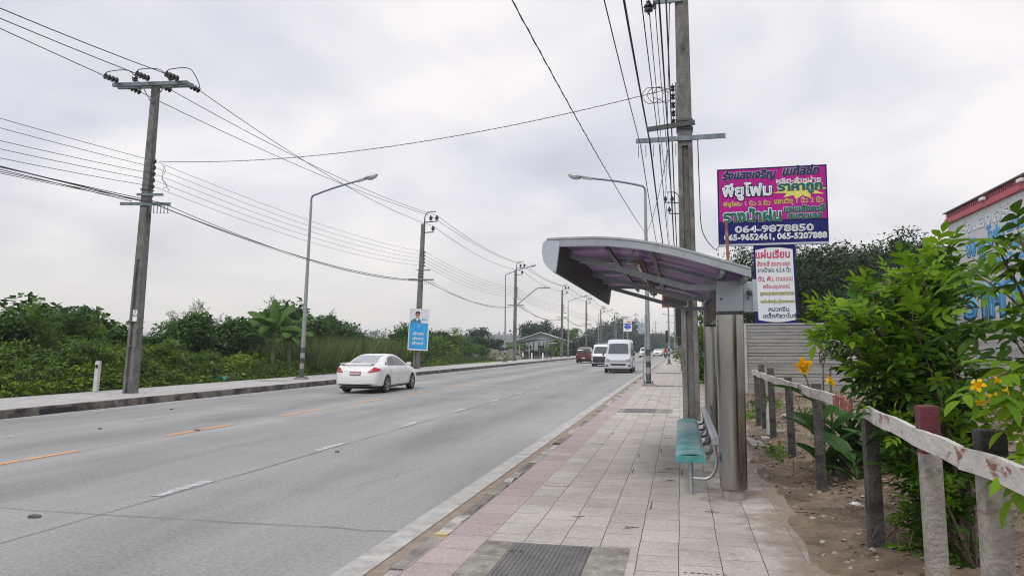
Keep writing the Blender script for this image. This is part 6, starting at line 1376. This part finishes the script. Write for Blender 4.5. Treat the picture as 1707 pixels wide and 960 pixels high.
for u, v in ((1470,670),(1500,640),(1530,670),(1480,720),(1520,760),(1560,720),(1500,820),(1550,800),(1480,900),(1530,880),(1500,960),(1560,950),(1470,840),(1455,690)):
    tg_.append(rel(1478+(u-1450)*.8, v+8, 5.9+q.uniform(-.25,.45), O))
branchy(t, (-.02,.0,0), tg_, .012, leaf=.13, per=4, tw=.11, new_lit_frac=.7)
# sprays that reach in from the right edge
O2 = (2.05, 3.75, .12)
t = T('flowering_bush', 'nearer bush at the right edge with drooping leaves and one yellow flower cluster', 'shrub', O2)
def spray(pts, r0, n, leaf, newp, b, sp_=.09):
    C_ = smoothpts([rel(u, v, y, O2) for u, v, y in pts], 10); m = len(C_); b.tube(C_, [r0*(1-.75*i/(m-1)) for i in range(m)], 6); PN, DN = [], []
    for k in range(n):
        i = int(m*(.25+.75*k/n)); i = min(i, m-1); c = C_[i]; tan = (C_[min(i+1,m-1)]-C_[max(i-1,0)]).normalized()
        for s in (-1, 1):
            out = (tan*.6+Vector((s*q.uniform(.5,1), q.gauss(0,.6), q.gauss(.1,.35)))).normalized(); PN.append(c); DN.append(out)
    PN.append(C_[-1]); DN.append(tan); return PN, DN
b = MB(); A, B_, C2, D2 = [], [], [], []
for pts, n, nw in (([(1775,760,3.6),(1745,600,3.6),(1705,490,3.5),(1675,425,3.45),(1662,392,3.4)],8,1),([(1780,700,3.9),(1735,560,3.9),(1690,500,3.9),(1650,470,3.9),(1612,445,3.9)],5,1),([(1775,640,3.8),(1720,560,3.8),(1670,535,3.8),(1620,550,3.9)],6,0),([(1775,640,3.6),(1720,610,3.5),(1670,622,3.45),(1628,640,3.35)],5,1),
                    ([(1780,560,3.5),(1740,480,3.4),(1715,420,3.4),(1705,385,3.4)],5,0),([(1790,800,3.5),(1745,700,3.4),(1712,670,3.4),(1695,700,3.4)],5,1),([(1790,780,3.6),(1730,620,3.7),(1700,585,3.7),(1690,560,3.7)],5,0),([(1800,900,3.4),(1745,780,3.3),(1715,750,3.3),(1700,790,3.3)],5,1)):
    p, d = spray(pts, .010, n, .2, nw, b); (A if nw else C2).extend(p); (B_ if nw else D2).extend(d)
b.tube([(0,0,0),Vector(rel(1770,860,3.6,O2))], [.03,.02], 8); b.build('branches', M['bark'], t)
leafset('young_foliage', A, B_, G_new, t, .17, CL, .35); leafset('foliage', C2, D2, G_old, t, .165, CL, .35)
M['petal'] = leafmat('yellow petals', [(.80,.50,.01),(.85,.60,.02),(.75,.40,.01)], .5, .3)
def trumpet(b, c, d, s):
    c = Vector(c); d = Vector(d).normalized(); qd = d.to_track_quat('Z', 'Y').to_matrix().to_4x4(); n = 10; prof_ = [(.006,0),(.009,.02),(.018,.035),(.024,.05)]
    Mx = Matrix.Translation(c) @ qd @ Matrix.Scale(s, 4); b.lathe(prof_, n, Mx, close=False)
    for k in range(5):
        a = 2*math.pi*k/5; vs = []
        for i in range(4):
            u = i/3; rr_ = .024+.028*u; w = .016*math.sin(math.pi*(.3+.6*u)); z = .05-.012*u*u
            for j in (-1, 0, 1): aa = a; vs.append(Mx @ Vector((rr_*math.cos(aa)-j*w*math.sin(aa), rr_*math.sin(aa)+j*w*math.cos(aa), z+.004*abs(j))))
        b.add(vs, [(i*3+j, i*3+j+1, i*3+j+4, i*3+j+3) for i in range(3) for j in range(2)])
for i, (u, v, d, s) in enumerate(((1627,646,(-.5,-.8,.5),.72),(1640,657,(.4,-.9,-.5),.66),(1652,637,(.7,-.3,.8),.5),(1664,650,(1,-.3,.1),.5),(1628,664,(-.3,-.8,-.9),.5))):
    b = MB(); trumpet(b, rel(u, v, 3.3, O2), d, s*.8); b.build('flower', M['petal'], t, smooth='all')
# canna lilies
M['canna'] = leafmat('canna leaf', [(.025,.075,.018),(.04,.11,.025),(.06,.14,.03)], .4, .25)
M['canna_f'] = leafmat('canna petals', [(.85,.48,.005),(.80,.38,.005),(.85,.58,.02)], .5, .3)
GC_ = 'canna lilies behind the fence'
def canna(loc, stems, label, seed):
    t = T('canna_lily', label, 'plant', loc, 0, GC_); qq = random.Random(seed)
    for (x, y, h, lean, flower, dead) in stems:
        C_ = smoothpts([(x,y,0),(x+lean*.3,y,h*.5),(x+lean,y,h)], 6); b = MB(); b.tube(C_, [.016*(1-.5*i/len(C_)) for i in range(len(C_))], 7); b.build('stem', M['stem'] if not dead else M['bark'], t, smooth=True)
        nl = 5 if not dead else 3
        for k in range(nl):
            p = C_[int(len(C_)*(.08+.14*k))]; L = qq.uniform(.34,.52); a = qq.uniform(-.5,.5)+(0 if k % 2 else math.pi); lv = paddle(L, L*.42, qq.uniform(.15,.5), 8)
            o = lv.build('leaf', M['canna'], t, smooth='all'); o.location = p; o.rotation_mode = 'QUATERNION'; d = Vector((math.cos(a)*.62, math.sin(a)*.62, qq.uniform(.55,1.2))).normalized(); o.rotation_quaternion = d.to_track_quat('Y', 'Z') @ Matrix.Rotation(qq.uniform(-.8,.8),3,'Y').to_quaternion()
        if flower:
            b = MB(); c = C_[-1]
            for k in range(int(20*flower)):
                d = Vector((qq.gauss(0,1), qq.gauss(-.3,.8), qq.gauss(.5,.5))).normalized(); s_ = .085*flower**.4*qq.uniform(.75,1.2); cc = c+Vector((qq.gauss(0,.018),qq.gauss(0,.018),qq.gauss(0,.02)))
                Mx = Matrix.Translation(cc) @ d.to_track_quat('Y','Z').to_matrix().to_4x4() @ Matrix.Rotation(qq.uniform(0,6.28),4,'Y'); vs = []
                for i in range(5):
                    u = i/4; w = s_*.42*math.sin(math.pi*min(1,.1+.82*u))**.6*(1+.15*math.sin(i*3)); 
                    for j in (-1,0,1): vs.append(Mx @ Vector((j*w, u*s_, -.35*s_*u*u*(1 if k % 2 else -.6)+abs(j)*w*.4)))
                b.add(vs, [(i*3+j, i*3+j+1, i*3+j+4, i*3+j+3) for i in range(4) for j in range(2)])
            b.build('flower', M['canna_f'], t, smooth='all')
            if flower < .7 or True:
                b = MB(); 
                for k in range(4): b.lathe([(.003,0),(.012,.015),(.012,.03),(.002,.045)], 7, Matrix.Translation(c+Vector((qq.gauss(0,.012),0,-.03-.03*k if flower >= 1 else .04+.03*k))))
                b.build('seed_pod', M['bark'], t)
        if dead:
            b = MB(); c = C_[-1]; b.tube(smoothpts([c, c+Vector((.03,0,.14)), c+Vector((.10,0,.26))],4),.008,5); b.tube(smoothpts([c, c+Vector((-.04,0,.12)), c+Vector((-.02,0,.22))],4),.007,5)
            for k in range(6): b.lathe([(.004,0),(.016,.018),(.014,.035),(.002,.05)], 7, Matrix.Translation(c+Vector((.02*k-.03,0,.06+.035*k))))
            b.build('seed_pod', mat('withered pod',(.06,.04,.03),(.14,.09,.06),9,.9), t)
    return t
canna((1.92, 9.35, .14), [(-.30,-.1,1.30,-.24,1.0,0),(-.30,.1,1.28,.02,0,1),(-.22,0,1.14,.0,.45,0),(.1,.25,.8,-.1,0,0),(-.1,.2,.75,.05,0,0)], 'canna lily with the large yellow flower and a withered seed stalk', 5)
canna((2.28, 9.5, .16), [(-.1,0,.72,.1,0,0),(.12,.2,.7,-.05,0,0),(.0,-.2,.62,.05,0,0),(.25,.1,1.25,.1,0,1),(-.2,.1,.6,-.1,0,0)], 'flowerless canna clump right of the flowering one', 6)
canna((1.98, 8.95, .14), [(-.1,0,.42,-.1,0,0),(.12,.1,.5,.1,0,0)], 'short canna at the foot of the flowering one', 7)
# dead stems, weeds and scraps in the lot
b = MB()
for i in range(26):
    x = q.uniform(1.9,5); y = q.uniform(6,18); z = dirt_h(x, y); p = Vector((x,y,z)); P_s = [p]
    for k in range(3): p = p+Vector((q.gauss(0,.12),q.gauss(0,.12),q.uniform(.06,.2))); P_s.append(p)
    b.tube(smoothpts(P_s,3), .006, 5)
tag(b.build('dead_stems', M['bark']), kind='stuff')
crown('lot_weeds', [(2.6,16,.2,.5,.5,.18),(1.62,12.3,.12,.15,.5,.06),(3.6,12,.4,.5,.5,.2),(3.0,8.3,.35,.25,.25,.12),(1.95,19,.2,.3,1,.25),(4.5,14,.4,.8,.8,.3),(1.5,17.5,.14,.2,1.4,.08),(1.35,11.5,.12,.1,.8,.05)], 7500, 180, .09, .06, G_mid, None, None, r)['kind'] = 'stuff'
crown('dirt_mound_twigs', [(2.9,5.6,.25,.5,.8,.12),(3.3,7.5,.4,.8,1.2,.2),(2.0,6.6,.16,.25,.4,.05),(1.62,7.4,.15,.12,.3,.04),(1.7,6.5,.15,.2,.5,.06),(1.5,9.6,.14,.1,.6,.04),(2.6,10.5,.25,.8,1.2,.1),(2.3,4.6,.2,.4,.8,.08)], 22000, 420, .12, .10, leafmat('twigs', [(.09,.06,.045),(.17,.12,.09),(.27,.20,.14)], .9, 0), None, STRAW, r)['kind'] = 'stuff'
for i, (x, y, s, c, lab) in enumerate(((1.62,7.9,.05,(.7,.7,.68),'small white paper scrap in the dirt beyond the fence'),(2.62,6.0,.06,(.72,.72,.7),'crumpled white tissue among dead leaves at the right'),(2.2,4.6,.03,(.62,.60,.55),'small pale scrap near the nearest post'),(2.3,14.5,.09,(.55,.05,.12),'red scrap of cloth near the wall'))):
    b = MB(); b.lathe([(.3,0),(1,.15),(.8,.5),(0,.7)], 7, Matrix.Diagonal((s,s*1.6,s*.5,1)), close=False); b.v = [(a*q.uniform(.6,1.3), c_*q.uniform(.6,1.3), d) for a, c_, d in b.v]
    o = b.build('litter_scrap', mat('scrap %d' % i, c, rough=.8)); o.location = (x, y, dirt_h(x, y)); tag(o, lab, 'litter')
b = MB()
for i in range(14):
    x = q.uniform(1.5,5.5); y = q.uniform(10,22); s = q.uniform(.05,.14); b.lathe([(s,0),(s*1.1,s*.4),(s*.6,s*.9),(0,s)], 7, Matrix.Translation((x,y,dirt_h(x,y)))@Matrix.Rotation(q.uniform(0,3),4,'Z')@Matrix.Diagonal((1.3,.8,.8,1)), close=False)
tag(b.build('scattered_stones', M['conc_block']), kind='stuff')
b = MB()
for x, y in ((-.9,6.9),(-.45,6.6),(-.15,9.0),(.25,7.4)):
    for k in range(5): a = q.uniform(0,6.28); L = q.uniform(.03,.09); z = .1255; b.tube([(x+q.gauss(0,.03),y+q.gauss(0,.03),z),(x+L*math.cos(a),y+L*math.sin(a),z+.002)], .002, 4)
tag(b.build('fallen_twigs', M['bark']), kind='stuff')

# ---------------------------------------------------------------- haze
hm = bpy.data.materials.new('haze'); hm.use_nodes = True; t_ = hm.node_tree; t_.nodes.clear(); o_ = t_.nodes.new('ShaderNodeOutputMaterial'); pv = t_.nodes.new('ShaderNodeVolumePrincipled')
pv.inputs['Color'].default_value = (.86,.91,.97,1); pv.inputs['Density'].default_value = .0006; pv.inputs['Anisotropy'].default_value = .2; t_.links.new(pv.outputs[0], o_.inputs['Volume'])
b = MB(); b.box(-1600, 1600, -300, 2600, -1.2, 26); o = b.build('haze', hm); o['kind'] = 'stuff'
for k in [o for o in bpy.data.objects if '_h' in o]: 
    del k['_h']; del k['_w']
